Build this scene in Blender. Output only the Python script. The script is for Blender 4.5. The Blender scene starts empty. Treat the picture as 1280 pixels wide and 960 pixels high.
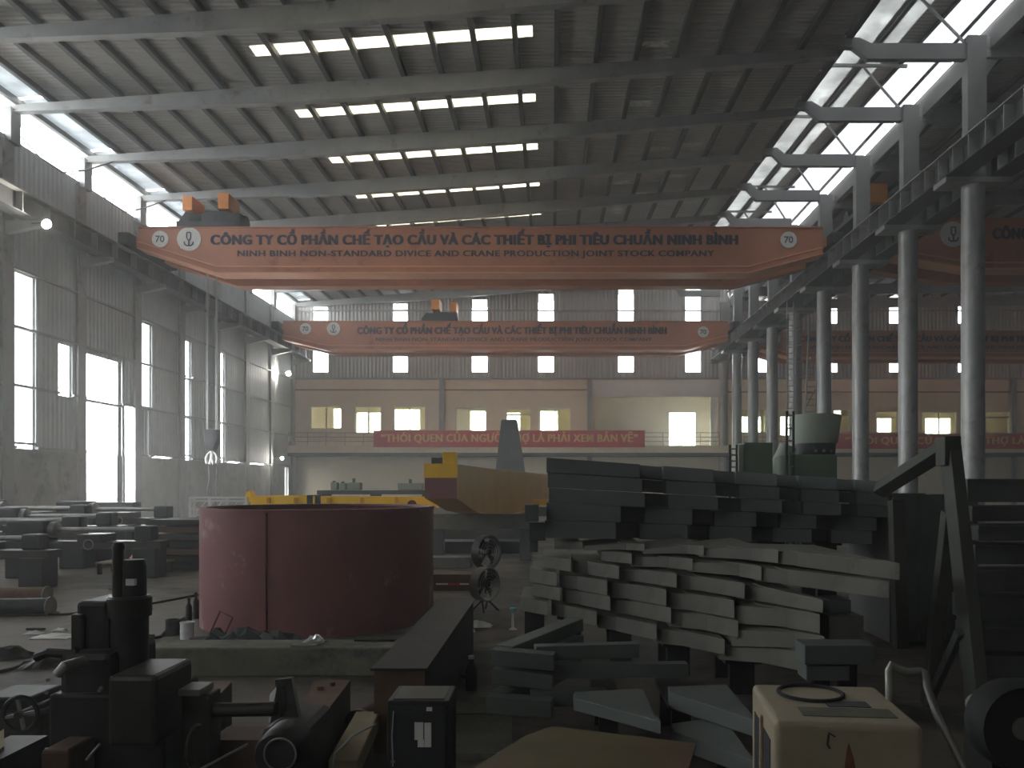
import bpy, bmesh, math, random
from mathutils import Vector, Matrix, Euler
random.seed(7)
SC = bpy.context.scene
COL = SC.collection

# ------------------------------------------------------------------ camera, sky, exposure
VX, VY, CZ, F = 690.0, 605.0, 2.0, 1000.0          # vanishing point, eye height, focal length in pixels
cam_d = bpy.data.cameras.new('camera'); cam = bpy.data.objects.new('camera', cam_d); COL.objects.link(cam)
cam.location = (0, 0, CZ); cam.rotation_euler = (math.pi/2, 0, 0)
cam_d.sensor_width = 36.0; cam_d.lens = 36.0*F/1280.0
cam_d.shift_x = (640.0-VX)/1280.0; cam_d.shift_y = (VY-480.0)/1280.0
cam_d.clip_end = 500; cam_d.clip_start = 0.05
SC.camera = cam
w = bpy.data.worlds.new('overcast_sky'); SC.world = w; w.use_nodes = True
bg = w.node_tree.nodes['Background']; bg.inputs[0].default_value = (0.96, 0.98, 1.0, 1); bg.inputs[1].default_value = 1.0
SC.view_settings.view_transform = 'Standard'; SC.view_settings.look = 'None'
SC.view_settings.exposure = 4.35; SC.view_settings.gamma = 1.0; SC.view_settings.use_curve_mapping = False
SC.cycles.use_denoising = True
SC.cycles.max_bounces = 10; SC.cycles.diffuse_bounces = 6; SC.cycles.transparent_max_bounces = 12
SC.cycles.volume_bounces = 0
HAZE = 0.0048
SC.cycles.sample_clamp_indirect = 4.0
def portal(name, loc, rot, sx, sy):
    l = bpy.data.lights.new(name, 'AREA'); l.shape = 'RECTANGLE'; l.size = sx; l.size_y = sy
    l.cycles.is_portal = True
    o = bpy.data.objects.new(name, l); COL.objects.link(o); o.location = loc; o.rotation_euler = rot
    return o

# ------------------------------------------------------------------ helpers
def W(px, py, Y):
    return Vector(((px-VX)*Y/F, Y, CZ+(VY-py)*Y/F))
def WX(px, Y): return (px-VX)*Y/F
def WZ(py, Y): return CZ+(VY-py)*Y/F
def lerp(a, b, t): return a+(b-a)*t

class MB:
    def __init__(s): s.v = []; s.f = []
    def add(s, vs, fs):
        n = len(s.v); s.v += [tuple(v) for v in vs]; s.f += [tuple(i+n for i in f) for f in fs]; return s
    def box(s, x0, x1, y0, y1, z0, z1):
        return s.add([(x0,y0,z0),(x1,y0,z0),(x1,y1,z0),(x0,y1,z0),(x0,y0,z1),(x1,y0,z1),(x1,y1,z1),(x0,y1,z1)],
                     [(0,3,2,1),(4,5,6,7),(0,1,5,4),(1,2,6,5),(2,3,7,6),(3,0,4,7)])
    def obox(s, c, size, rz=0, rx=0, ry=0):
        m = Euler((rx, ry, rz)).to_matrix(); c = Vector(c); h = [d/2 for d in size]
        vs = [c+m@Vector((sx*h[0], sy*h[1], sz*h[2])) for sz in (-1,1) for sx,sy in ((-1,-1),(1,-1),(1,1),(-1,1))]
        return s.add(vs, [(0,3,2,1),(4,5,6,7),(0,1,5,4),(1,2,6,5),(2,3,7,6),(3,0,4,7)])
    def bar(s, a, b, wd, ht, up=(0,0,1)):
        a, b = Vector(a), Vector(b); d = (b-a).normalized(); up = Vector(up)
        if abs(d.dot(up)) > 0.98: up = Vector((1,0,0))
        r = d.cross(up).normalized()*wd/2; u = r.cross(d).normalized()*ht/2
        return s.add([a-r-u,a+r-u,a+r+u,a-r+u,b-r-u,b+r-u,b+r+u,b-r+u],
                     [(0,1,2,3),(7,6,5,4),(0,4,5,1),(1,5,6,2),(2,6,7,3),(3,7,4,0)])
    def prism(s, poly, vec):
        vec = Vector(vec); p = [Vector(q) for q in poly]; n = len(p)
        return s.add(p+[q+vec for q in p], [tuple(range(n-1,-1,-1)), tuple(range(n,2*n))]+[(i,(i+1)%n,(i+1)%n+n,i+n) for i in range(n)])
    def tube(s, pts, r, n=8, closed=False):
        pts = [Vector(p) for p in pts]; m = len(pts); rs = r if isinstance(r, (list,tuple)) else [r]*m
        rings = []; ref = None
        for i, p in enumerate(pts):
            a = pts[(i-1)%m] if (closed or i > 0) else p; b = pts[(i+1)%m] if (closed or i < m-1) else p
            d = (b-a).normalized()
            if ref is None:
                ref = Vector((0,0,1)) if abs(d.z) < 0.9 else Vector((1,0,0))
            u = (ref-d*ref.dot(d))
            if u.length < 1e-4: u = d.orthogonal()
            u.normalize(); v = d.cross(u); ref = u
            rings.append([p+(u*math.cos(2*math.pi*k/n)+v*math.sin(2*math.pi*k/n))*rs[i] for k in range(n)])
        vs = [q for g in rings for q in g]; fs = []
        for i in range(m if closed else m-1):
            j = (i+1)%m
            fs += [(i*n+k, i*n+(k+1)%n, j*n+(k+1)%n, j*n+k) for k in range(n)]
        if not closed: fs += [tuple(range(n-1,-1,-1)), tuple(range((m-1)*n, m*n))]
        return s.add(vs, fs)
    def cyl(s, a, b, r, r2=None, n=20): return s.tube([a, b], [r, r if r2 is None else r2], n)
    def ring(s, c, r, t, axis='Y', n=28, m=6, sx=1.0):
        pts = []
        for k in range(n):
            a = 2*math.pi*k/n; x, y = r*math.cos(a)*sx, r*math.sin(a)
            pts.append(Vector(c)+(Vector((x,0,y)) if axis=='Y' else Vector((x,y,0)) if axis=='Z' else Vector((0,x,y))))
        return s.tube(pts, t, m, True)
    def lathe(s, prof, c=(0,0,0), n=32, axis='Z'):
        vs = []; m = len(prof)
        for k in range(n):
            a = 2*math.pi*k/n
            for r, z in prof:
                q = (r*math.cos(a), r*math.sin(a), z)
                if axis == 'Y': q = (q[0], q[2], q[1])
                if axis == 'X': q = (q[2], q[0], q[1])
                vs.append(Vector(c)+Vector(q))
        fs = [(k*m+i, ((k+1)%n)*m+i, ((k+1)%n)*m+i+1, k*m+i+1) for k in range(n) for i in range(m-1)]
        return s.add(vs, fs)
    def mesh(s, name):
        me = bpy.data.meshes.new(name); me.from_pydata(s.v, [], s.f)
        b = bmesh.new(); b.from_mesh(me); bmesh.ops.recalc_face_normals(b, faces=b.faces); b.to_mesh(me); b.free()
        return me
    def build(s, name, mat, parent=None, world=True, bevel=0, smooth=False, label=None, loc=None):
        """parts: vertices given in world space (world=True) or in the parent's space"""
        off = Vector((0,0,0))
        if parent is not None and world:
            off = OFF.get(parent.name, Vector((0,0,0)))
        if loc is not None: off = Vector(loc)
        if off.length: s.v = [tuple(Vector(v)-off) for v in s.v]
        me = s.mesh(name); me.materials.append(M[mat] if isinstance(mat, str) else mat)
        o = bpy.data.objects.new(name, me); COL.objects.link(o)
        if parent is not None: o.parent = parent; OFF[o.name] = OFF.get(parent.name, Vector((0,0,0))) if world else Vector((0,0,0))
        elif loc is not None: o.location = loc; OFF[o.name] = Vector(loc)
        if smooth:
            for p in me.polygons: p.use_smooth = True
            me.set_sharp_from_angle(angle=math.radians(40))
        if bevel:
            b = o.modifiers.new('bevel', 'BEVEL'); b.width = bevel; b.segments = 2; b.limit_method = 'ANGLE'
        if label: o['label'] = label
        return o
OFF = {}
def tag(o, label=None, cat=None, group=None, kind=None):
    if label: o['label'] = label
    if cat: o['category'] = cat
    if group: o['group'] = group
    if kind: o['kind'] = kind
    return o
def thing(name, label, cat, loc=(0,0,0), rz=0, group=None):
    o = bpy.data.objects.new(name, None); COL.objects.link(o); o.location = loc; o.rotation_euler = (0,0,rz)
    OFF[o.name] = Vector(loc)
    return tag(o, label, cat, group)
def B(*a): return MB().box(*a)
ORD = ['first','second','third','fourth','fifth','sixth','seventh','eighth','ninth','tenth','eleventh','twelfth']

# ------------------------------------------------------------------ materials
M = {}
def mat(name, col, rough=0.7, metal=0.0, var=0.25, scale=3.0, stain=None, stain_amt=0.5, bump=0.0, bscale=30, corr=None, trans=0.0, spec=0.3):
    m = bpy.data.materials.new(name); m.use_nodes = True; nt = m.node_tree; N = nt.nodes; L = nt.links
    p = N['Principled BSDF']; p.inputs['Roughness'].default_value = rough; p.inputs['Metallic'].default_value = metal
    p.inputs['Specular IOR Level'].default_value = spec
    tc = N.new('ShaderNodeTexCoord')
    n1 = N.new('ShaderNodeTexNoise'); n1.inputs['Scale'].default_value = scale; n1.inputs['Detail'].default_value = 6; n1.inputs['Roughness'].default_value = 0.65
    L.new(tc.outputs['Object'], n1.inputs['Vector'])
    r = N.new('ShaderNodeValToRGB'); r.color_ramp.elements[0].position = 0.3; r.color_ramp.elements[1].position = 0.72
    r.color_ramp.elements[0].color = tuple(c*(1-var) for c in col)+(1,); r.color_ramp.elements[1].color = tuple(min(1,c*(1+var*0.6)) for c in col)+(1,)
    L.new(n1.outputs[0], r.inputs[0]); out = r.outputs[0]
    if stain:
        n2 = N.new('ShaderNodeTexNoise'); n2.inputs['Scale'].default_value = scale*0.6+0.4; n2.inputs['Detail'].default_value = 8; n2.inputs['Roughness'].default_value = 0.7
        mp = N.new('ShaderNodeMapping'); mp.inputs['Location'].default_value = (7.3, 2.1, 5.5); L.new(tc.outputs['Object'], mp.inputs[0]); L.new(mp.outputs[0], n2.inputs['Vector'])
        r2 = N.new('ShaderNodeValToRGB'); r2.color_ramp.elements[0].position = 0.62-0.2*stain_amt; r2.color_ramp.elements[1].position = 0.72-0.15*stain_amt
        L.new(n2.outputs[0], r2.inputs[0])
        mx = N.new('ShaderNodeMix'); mx.data_type = 'RGBA'; L.new(r2.outputs[0], mx.inputs[0]); L.new(out, mx.inputs[6]); mx.inputs[7].default_value = tuple(stain)+(1,)
        out = mx.outputs[2]
    L.new(out, p.inputs['Base Color'])
    h = None
    if corr:                                          # ribs of profiled sheet: axis, ribs per metre
        sx = N.new('ShaderNodeSeparateXYZ'); L.new(tc.outputs['Object'], sx.inputs[0])
        mu = N.new('ShaderNodeMath'); mu.operation = 'MULTIPLY'; mu.inputs[1].default_value = corr[1]*2*math.pi; L.new(sx.outputs[corr[0]], mu.inputs[0])
        si = N.new('ShaderNodeMath'); si.operation = 'SINE'; L.new(mu.outputs[0], si.inputs[0]); h = si.outputs[0]
        bm = N.new('ShaderNodeBump'); bm.inputs['Strength'].default_value = 0.6; bm.inputs['Distance'].default_value = 0.04; L.new(h, bm.inputs['Height']); L.new(bm.outputs[0], p.inputs['Normal'])
    elif bump:
        n3 = N.new('ShaderNodeTexNoise'); n3.inputs['Scale'].default_value = bscale; n3.inputs['Detail'].default_value = 5; L.new(tc.outputs['Object'], n3.inputs['Vector'])
        bm = N.new('ShaderNodeBump'); bm.inputs['Strength'].default_value = bump; bm.inputs['Distance'].default_value = 0.02; L.new(n3.outputs[0], bm.inputs['Height']); L.new(bm.outputs[0], p.inputs['Normal'])
    if trans:
        t = N.new('ShaderNodeBsdfTranslucent'); L.new(out, t.inputs[0]); ms = N.new('ShaderNodeMixShader'); ms.inputs[0].default_value = trans
        L.new(p.outputs[0], ms.inputs[1]); L.new(t.outputs[0], ms.inputs[2]); L.new(ms.outputs[0], N['Material Output'].inputs[0])
    M[name] = m; return m
def emit(name, col, s):
    m = bpy.data.materials.new(name); m.use_nodes = True; nt = m.node_tree; p = nt.nodes['Principled BSDF']
    p.inputs['Base Color'].default_value = (0.8,0.8,0.8,1); p.inputs['Emission Color'].default_value = tuple(col)+(1,); p.inputs['Emission Strength'].default_value = s
    M[name] = m
def pane(name, tint, gloss):
    m = bpy.data.materials.new(name); m.use_nodes = True; nt = m.node_tree; N = nt.nodes; L = nt.links
    t = N.new('ShaderNodeBsdfTransparent'); t.inputs[0].default_value = tuple(tint)+(1,)
    g = N.new('ShaderNodeBsdfGlossy'); g.inputs['Roughness'].default_value = 0.15
    ms = N.new('ShaderNodeMixShader'); ms.inputs[0].default_value = gloss; L.new(t.outputs[0], ms.inputs[1]); L.new(g.outputs[0], ms.inputs[2])
    L.new(ms.outputs[0], N['Material Output'].inputs[0]); M[name] = m
mat('floor_concrete', (0.15,0.122,0.098), 0.75, var=0.5, scale=0.35, stain=(0.04,0.034,0.03), stain_amt=0.75, bump=0.4, bscale=6)
mat('ground', (0.45,0.44,0.42), 0.9, var=0.2, scale=0.3)
mat('sheet_wall', (0.48,0.50,0.50), 0.6, var=0.18, scale=0.4, corr=(1, 3.2))
mat('sheet_back', (0.46,0.445,0.42), 0.6, var=0.15, scale=0.4, corr=(0, 3.2))
mat('masonry', (0.40,0.40,0.37), 0.9, var=0.25, scale=0.8, stain=(0.22,0.22,0.21), stain_amt=0.4)
mat('cream', (0.86,0.71,0.53), 0.85, var=0.10, scale=0.6)
mat('cream_low', (0.80,0.68,0.50), 0.85, var=0.12, scale=0.6)
mat('white_paint', (0.78,0.76,0.72), 0.7, var=0.08, scale=1)
mat('brown_trim', (0.28,0.12,0.08), 0.8, var=0.15)
mat('sheet_roof', (0.42,0.41,0.385), 0.55, var=0.15, scale=0.4, corr=(1, 4.0))
mat('frp', (0.86,0.82,0.70), 0.5, var=0.15, scale=2.5, trans=0.45)
mat('frp_worn', (0.55,0.54,0.48), 0.6, var=0.6, scale=6, trans=0.07)
mat('frp_cool', (0.70,0.74,0.76), 0.5, var=0.25, scale=1.2, trans=0.16, corr=(1, 1.2))
mat('frp_monitor', (0.78,0.79,0.78), 0.5, var=0.3, scale=0.8, trans=0.2)
mat('steel_grey', (0.33,0.33,0.32), 0.55, var=0.2, scale=1.0, stain=(0.2,0.16,0.13), stain_amt=0.25)
mat('steel_dark', (0.10,0.10,0.10), 0.6, var=0.3, scale=1.2)
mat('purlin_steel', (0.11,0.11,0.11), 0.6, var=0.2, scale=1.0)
mat('arm_steel', (0.21,0.21,0.205), 0.6, var=0.2, scale=1.0)
mat('column_steel', (0.36,0.36,0.35), 0.42, metal=0.35, var=0.25, scale=1.3, stain=(0.22,0.2,0.18), stain_amt=0.3, spec=0.5)
pane('glass', (0.95,0.97,0.97), 0.05)
pane('dimming_glass', (0.07,0.072,0.074), 0.03)  # dark tint put in to dim the daylight through the monitor gaps
pane('clerestory_glass', (0.92,0.94,0.95), 0.03)
pane('office_glass', (0.85,0.90,0.82), 0.08)

# ------------------------------------------------------------------ the hall: measures
XL, XR, YB, YF, XE = -21.63, 14.44, 67.4, -12.0, 52.0
SKEW = 4.5/36.07
def yl(n): return 31.95+5*n                     # frame n at the left wall
def yr(n): return 27.45+5*n                     # frame n at the column row
def wy(wv, X): return wv-SKEW*(X-XL)            # frame-parallel coordinate to Y
def zr(X, Y):
    t = (X-XL)/32.0
    return 17.35+t*(0.15+(max(Y, 22)-28)*0.045)
def wall_holes(name, axis, pos, thick, u0, u1, z0, z1, holes, m, parent=None):
    """sheet wall in the plane axis=pos with rectangular openings (u0,u1,z0,z1)"""
    us = sorted(set([u0,u1]+[h[0] for h in holes]+[h[1] for h in holes])); zs = sorted(set([z0,z1]+[h[2] for h in holes]+[h[3] for h in holes]))
    us = [u for u in us if u0 <= u <= u1]; zs = [z for z in zs if z0 <= z <= z1]
    mb = MB()
    for a, b in zip(us, us[1:]):
        run = None
        for c, d in zip(zs, zs[1:]):
            uc, zc = (a+b)/2, (c+d)/2
            solid = not any(h[0] < uc < h[1] and h[2] < zc < h[3] for h in holes)
            if solid: run = (run[0], d) if run else (c, d)
            if run and (not solid or d == zs[-1]):
                if axis == 'X': mb.box(pos-thick/2, pos+thick/2, a, b, run[0], run[1])
                else: mb.box(a, b, pos-thick/2, pos+thick/2, run[0], run[1])
                run = None
    o = mb.build(name, m, parent)
    if parent is None: o['kind'] = 'structure'
    return o
NWIN = [0]
def window(kind, axis, pos, panes, frame_m='steel_grey', glass='glass', fw=0.05, label=None):
    NWIN[0] += 1
    us = [p[0] for p in panes]+[p[1] for p in panes]; zs = [p[2] for p in panes]+[p[3] for p in panes]
    c = Vector((pos, sum(us)/len(us), min(zs))) if axis == 'X' else Vector((sum(us)/len(us), pos, min(zs)))
    t = bpy.data.objects.new('%s_%d' % (kind, NWIN[0]), None); COL.objects.link(t); t.location = c; OFF[t.name] = c
    t['kind'] = 'structure'
    if label: t['label'] = label
    def bx(mb, u0,u1,z0,z1,d):
        return mb.box(pos-d,pos+d,u0,u1,z0,z1) if axis == 'X' else mb.box(u0,u1,pos-d,pos+d,z0,z1)
    for (a,b,z0,z1) in panes:
        f = MB()
        for r in ((a-fw,a,z0-fw,z1+fw),(b,b+fw,z0-fw,z1+fw),(a,b,z0-fw,z0),(a,b,z1,z1+fw)): bx(f, *r, 0.06)
        fo = f.build('window_frame', frame_m, t)
        bx(MB(), a,b,z0,z1,0.006).build('pane', glass, t)
    return t

# ground and floor
g = B(-160,160,-120,190,-0.5,-0.06).build('ground', 'ground'); tag(g, kind='structure')
fl = B(XL-0.3, XE+0.3, YF-0.2, YB+3.5, -0.05, 0.0).build('floor', 'floor_concrete'); tag(fl, kind='structure')

# left wall: openings (Y0, Y1, Z0, Z1)
def yx(px): return -XL*F/(VX-px)
LW = [(32.25,33.55,3.45,3.62),(32.25,33.55,3.72,5.95),(32.25,33.55,6.03,8.32),(32.25,33.55,8.40,10.60),
      (35.1,36.1,5.9,8.2),(37.1,40.2,0.05,5.85),(37.1,40.2,5.95,8.1),(40.45,41.9,0.05,6.0),
      (42.25,43.3,6.15,8.35),(42.25,43.3,8.45,10.55),(42.75,42.95,3.45,5.95),
      (47.2,48.0,3.75,5.9),(47.2,48.0,6.0,8.2),(47.2,48.0,8.3,10.5),(47.2,48.0,3.42,3.66),
      (52.3,52.95,3.75,5.95),(52.3,52.95,6.05,8.3),(52.3,52.95,8.4,10.6),(52.3,52.95,3.42,3.66),
      (64.6,65.5,0.8,3.35)]
SLITS = [(43.35,45.5,3.43,3.52),(53.3,55.5,3.43,3.52),(57.2,60.4,3.43,3.52)]
NEAR = (7.0, 12.0, 17.0, 22.0, 27.0)              # the same window columns go on towards and past the camera
for y_ in NEAR: LW += [(y_,y_+1.3,3.72,5.95),(y_,y_+1.3,6.03,8.32),(y_,y_+1.3,8.40,10.60)]
wall_holes('wall_left', 'X', XL-0.1, 0.16, YF, YB+3, 3.4, 15.85, LW+SLITS, 'sheet_wall')
wall_holes('wall_left_base', 'X', XL-0.1, 0.3, YF, YB+3, 0.0, 3.4, LW, 'masonry')
xw = XL-0.1
window('window','X',xw, LW[0:4]); window('window','X',xw, LW[4:5]); window('door','X',xw, LW[6:7])
window('window','X',xw, LW[8:11]); window('window','X',xw, LW[11:15]); window('window','X',xw, LW[15:19]); window('door','X',xw,LW[19:20])
for k in range(len(NEAR)):
    window('window','X',xw,LW[20+3*k:23+3*k]); portal('portal_left', (XL-0.3, NEAR[k]+.65, 7.15), (0, -math.pi/2, 0), 7.0, 1.3)
# big gate frame in the left wall
fr = MB().box(xw-.12,xw+.14,36.9,37.1,0,8.25).box(xw-.12,xw+.14,40.2,40.45,0,8.25).box(xw-.12,xw+.14,37.1,40.2,5.85,5.95).box(xw-.12,xw+.14,41.9,42.05,0,6.1).box(xw-.12,xw+.14,40.45,41.9,6.0,6.1)
tag(fr.build('trim_1','steel_grey'), kind='structure')
# horizontal girts on the left wall
girts = bpy.data.objects.new('trim_2', None); COL.objects.link(girts); girts['kind'] = 'structure'
for z in (3.5, 6.0, 8.36, 10.7):
    y = YF
    edges = sorted([(h[0],h[1]) for h in LW+SLITS if h[2] < z < h[3]])
    for a, b in edges+[(YB, YB)]:
        if a-y > 0.3: B(XL-0.02, XL+0.08, y, a, z-0.05, z+0.05).build('girt', 'steel_grey', girts)
        y = b
# wall columns and clerestory posts at the left
for n in range(-4, 8):
    y = yl(n)
    c = thing('wall_column', 'grey steel wall column at the left wall, %s one from the far corner' % ORD[7-n] if n < 7 else 'grey steel wall column in the far left corner', 'column', (XL+0.3, y, 0), group='wall columns')
    B(XL-0.02, XL+0.1, y-0.6, y+0.05, 0, 15.6).build('shaft', 'steel_grey', c)
    B(XL-0.06, XL+0.22, y-0.3, y+0.3, 15.6, 16.95).build('clerestory_post', 'steel_grey', c)
    MB().prism([(XL+0.1,y-.45,11.9),(XL+1.5,y-.45,12.2),(XL+1.5,y-.45,12.38),(XL+0.1,y-.45,12.38)], (0,.3,0)).build('bracket', 'steel_grey', c)
tag(B(XL-.18,XL-.02,YF,21.6,15.6,17.2).build('wall_blocker_left','sheet_wall'), kind='structure')  # unseen sheet added to shut clerestory daylight out of the near hall
for n in range(-2, 7):
    NWIN[0] += 1
    tag(B(XL-.1,XL-.09,yl(n)+.24,yl(n+1)-.24,15.6,17.25).build('window_%d' % NWIN[0],'clerestory_glass'), kind='structure')
portal('portal_clerestory', (XL-0.2, 45, 16.3), (0, -math.pi/2, 0), 1.5, 46)
for (a,b,c,d) in ((32.2,33.6,3.4,10.7),(35.1,36.1,5.9,8.2),(37.1,41.9,0.1,8.1),(42.2,43.3,3.4,10.6),(47.2,48,3.4,10.6),(52.3,53,3.4,10.6)):
    portal('portal_left', (XL-0.3, (a+b)/2, (c+d)/2), (0, -math.pi/2, 0), d-c, b-a)
# cables along the clerestory
for k, n in enumerate((0, 1)):
    y = yl(n)
    pts = [(XL+0.25, y+0.3, 16.0), (XL+0.4, y+1.2, 15.55), (XL+0.5, y+2.6, 15.45), (XL+0.7, y+4.0, 16.1), (XL+1.6, y+4.9, 16.9)]
    tag(MB().tube(pts, 0.03, 6).build('power_cable', 'steel_dark', loc=pts[0]), 'thin dark cable sagging across the left clerestory in the %s bay' % ('nearer' if k == 0 else 'farther'), 'cable', 'clerestory cables')

# ---------------- left roof: sheet with holes for skylights, purlins, rafters
ceil = bpy.data.objects.new('ceiling', None); COL.objects.link(ceil); ceil['kind'] = 'structure'
PX = [XL+0.35+1.43*i for i in range(23)]; XRE = 10.1
sky_rows = [yl(n)-2.1 for n in range(-1, 8)]           # frame-parallel coordinate of every strip (centre)
def sheet_cell(mb, xa, xb, wa, wb, th=0.03):
    q = []
    for X, wv in ((xa,wa),(xb,wa),(xb,wb),(xa,wb)):
        Y = wy(wv, X); q.append((X, Y, zr(X, Y)))
    top = [(a,b,c+th) for a,b,c in q]
    mb.add(q+top, [(0,1,2,3),(7,6,5,4),(0,4,5,1),(1,5,6,2),(2,6,7,3),(3,7,4,0)])
xs = [XL-1.2]+PX+[XRE]; wtop = YB+9
sheet = MB(); worn = {}                                  # small worn see-through patches in the right half of the roof
for X_, w_ in ((3.6,31.3),(4.15,36.0),(4.8,38.8),(4.6,41.1),(5.9,40.9),(3.3,45.6),(6.9,45.1),(3.85,50.3),(7.6,49.9),(5.2,47.6)):
    worn.setdefault(int((X_-PX[0])//1.43)+1, []).append(w_)
for i in range(len(xs)-1):
    xa, xb = xs[i], xs[i+1]
    strip_on = 8 <= i <= 15
    cuts = [YF-3]
    for wv in sky_rows:
        if strip_on: cuts += [wv-0.36, wv+0.36]
    for wv in sorted(worn.get(i, [])): cuts += [wv-.22, wv+.22]
    cuts += [wtop]
    first = (i == 1)
    for k in range(0, len(cuts), 2):
        if first: continue
        # split at every frame so that the warped roof stays smooth
        a, b = cuts[k], cuts[k+1]; st = [a]+[yl(n) for n in range(-8, 9) if a < yl(n) < b]+[b]
        for c, d in zip(st, st[1:]): sheet_cell(sheet, xa, xb, c, d)
    for wv in worn.get(i, []):
        m = MB(); sheet_cell(m, xa+.15, xb-.35, wv-.22, wv+.22, .02); m.build('skylight_panel', 'frp_worn', ceil)
        sheet_cell(sheet, xa, xa+.15, wv-.22, wv+.22); sheet_cell(sheet, xb-.35, xb, wv-.22, wv+.22)
    if strip_on:
        for wv in sky_rows:
            m = MB(); x0 = xa+0.06+(0.55 if i == 8 else 0)
            x1_ = xa+.6 if i == 15 else xb-0.06
            sheet_cell(m, x0, x1_, wv-0.36, wv+0.36, 0.02)
            m.build('skylight_panel', 'frp', ceil)
            if i == 8: sheet_cell(sheet, xa, x0, wv-0.36, wv+0.36)
            if i == 15: sheet_cell(sheet, x1_, xb, wv-0.36, wv+0.36)
    if first:
        for n in range(-8, 9):
            m = MB(); sheet_cell(m, xa+0.05, xb-0.05, yl(n)+0.1, min(yl(n+1)-0.1, wtop), 0.02); m.build('skylight_panel', 'frp_cool', ceil)
sheet.build('roof_sheet', 'sheet_roof', ceil)
for i, X in enumerate(PX):
    st = [YF-2, 22] + [22+ (YB-22)*k/3 for k in (1,2,3)]
    st[-1] = YB+1
    q = []
    for Y in st:
        z = zr(X, Y); q += [(X-0.09,Y,z-0.02),(X+0.09,Y,z-0.02),(X+0.09,Y,z-0.24),(X-0.09,Y,z-0.24)]
    fs = [(0,1,2,3)]+[tuple(range(len(q)-4, len(q)))]
    for k in range(len(st)-1):
        for j in range(4): fs.append((4*k+j, 4*k+(j+1)%4, 4*k+4+(j+1)%4, 4*k+4+j))
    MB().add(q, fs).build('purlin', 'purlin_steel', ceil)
def rafter_profile(n):
    pts = []
    for k in range(13):
        X = lerp(XL-0.1, XRE-0.1, k/12); Y = wy(yl(n), X); t = k/12
        top = zr(X, Y)-0.24
        dep = lerp(0.28, 0.70, min(1, t/0.35)) if t < 0.6 else lerp(0.70, 0.34, (t-0.6)/0.4)
        pts.append((X, Y, top, top-dep))
    return pts
for n in range(-4, 8):
    pr = rafter_profile(n); mb = MB(); e = 0.05; dn = Vector((SKEW, 1, 0)).normalized()*e
    top = [Vector((p[0],p[1],p[2])) for p in pr]; bot = [Vector((p[0],p[1],p[3])) for p in pr]
    poly = top+bot[::-1]
    mb.v = []; m2 = len(pr)
    vs = [q-dn for q in top]+[q-dn for q in bot]+[q+dn for q in top]+[q+dn for q in bot]; fs = []
    for k in range(m2-1):
        fs += [(k,k+1,m2+k+1,m2+k),(2*m2+k+1,2*m2+k,3*m2+k,3*m2+k+1),(k+1,k,2*m2+k,2*m2+k+1),(m2+k,m2+k+1,3*m2+k+1,3*m2+k)]
    fs += [(0,m2,3*m2,2*m2),(m2-1,3*m2-1,4*m2-1,2*m2-1)]
    mb.add(vs, fs); r = mb.build('rafter', 'steel_grey', ceil)
    f = MB()
    for k in range(m2-1): f.bar(bot[k], bot[k+1], 0.3, 0.03)
    f.build('flange', 'steel_grey', r)

# ---------------- monitor over the gap between the two bays
mon = bpy.data.objects.new('ceiling_monitor', None); COL.objects.link(mon); mon['kind'] = 'structure'
def zm(Y): return zr(10.1, Y)+1.5
def mon_strip(name, xa, xb, m, dz=0.0, th=0.03, y0=YF, y1=YB+1, za=0, zb=0):
    mb = MB(); st = [y0, 22, 45, y1]
    for a, b in zip(st, st[1:]):
        mb.prism([(xa,a,zm(a)+dz+za),(xb,a,zm(a)+dz+zb),(xb,b,zm(b)+dz+zb),(xa,b,zm(b)+dz+za)], (0,0,th))
    return mb.build(name, m, mon)
mon_strip('monitor_sheet', 11.35, 12.45, 'frp_monitor')
mon_strip('monitor_sheet', 12.45, 12.85, 'sheet_roof', th=0.05)
mon_strip('monitor_sheet', 12.85, 13.45, 'frp_monitor')
mon_strip('monitor_sheet', 13.45, 14.3, 'sheet_roof')
gz = MB()  # panes added across the open gaps to cut the sky light on the arms
for ya, yb in ((YF,22),(22,45),(45,YB)):
    gz.add([(14.3,ya,zm(ya)),(14.95,ya,17.75),(14.95,yb,17.75),(14.3,yb,zm(yb))],[(0,1,2,3)])
for ya, yb in ((YF,22),(22,45),(45,YB)):
    gz.add([(10.12,ya,zr(10.1,ya)),(11.35,ya,zm(ya)),(11.35,yb,zm(yb)),(10.12,yb,zr(10.1,yb))],[(0,1,2,3)])
gz.build('monitor_dimmer','dimming_glass',mon)
MB().prism([(14.72,YF,18.1),(14.80,YF,18.1),(14.80,YF,18.2),(14.72,YF,18.2)],(0,YB-YF,0)).build('glazing_bar','steel_grey',mon)
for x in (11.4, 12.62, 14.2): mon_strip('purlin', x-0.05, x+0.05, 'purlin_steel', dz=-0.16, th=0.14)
for n in range(-3, 9):
    for k, dy in enumerate((0.0, 2.5)):
        y = yr(n)+dy
        if y > YB: continue
        m = MB().bar((10.05,y,zr(10,y)-0.1),(11.4,y,zm(y)-0.1),0.12,0.12)
        m.bar((10.05,y,zr(10,y)-0.05),(11.35,y+0.9,zm(y)-0.15),0.06,0.06)
        m.build('monitor_post', 'steel_grey', mon)
        if k == 0:
            MB().bar((10.0,y,zm(y)-0.2),(14.4,y,zm(y)-0.25),0.09,0.12).build('monitor_tie','steel_grey',mon)
            MB().bar((12.6,y,zm(y)-0.25),(14.3,y,17.0),0.07,0.07).build('monitor_brace','steel_grey',mon)
tag(B(14.9,15.0,YF,17,16.9,19.2).build('wall_blocker_monitor','sheet_wall'), kind='structure')  # unseen panel added to keep monitor daylight off the foreground
portal('portal_monitor', (14.7, 42, zm(42)-0.5), (0, math.pi/2, 0), 2.2, 50)

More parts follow.
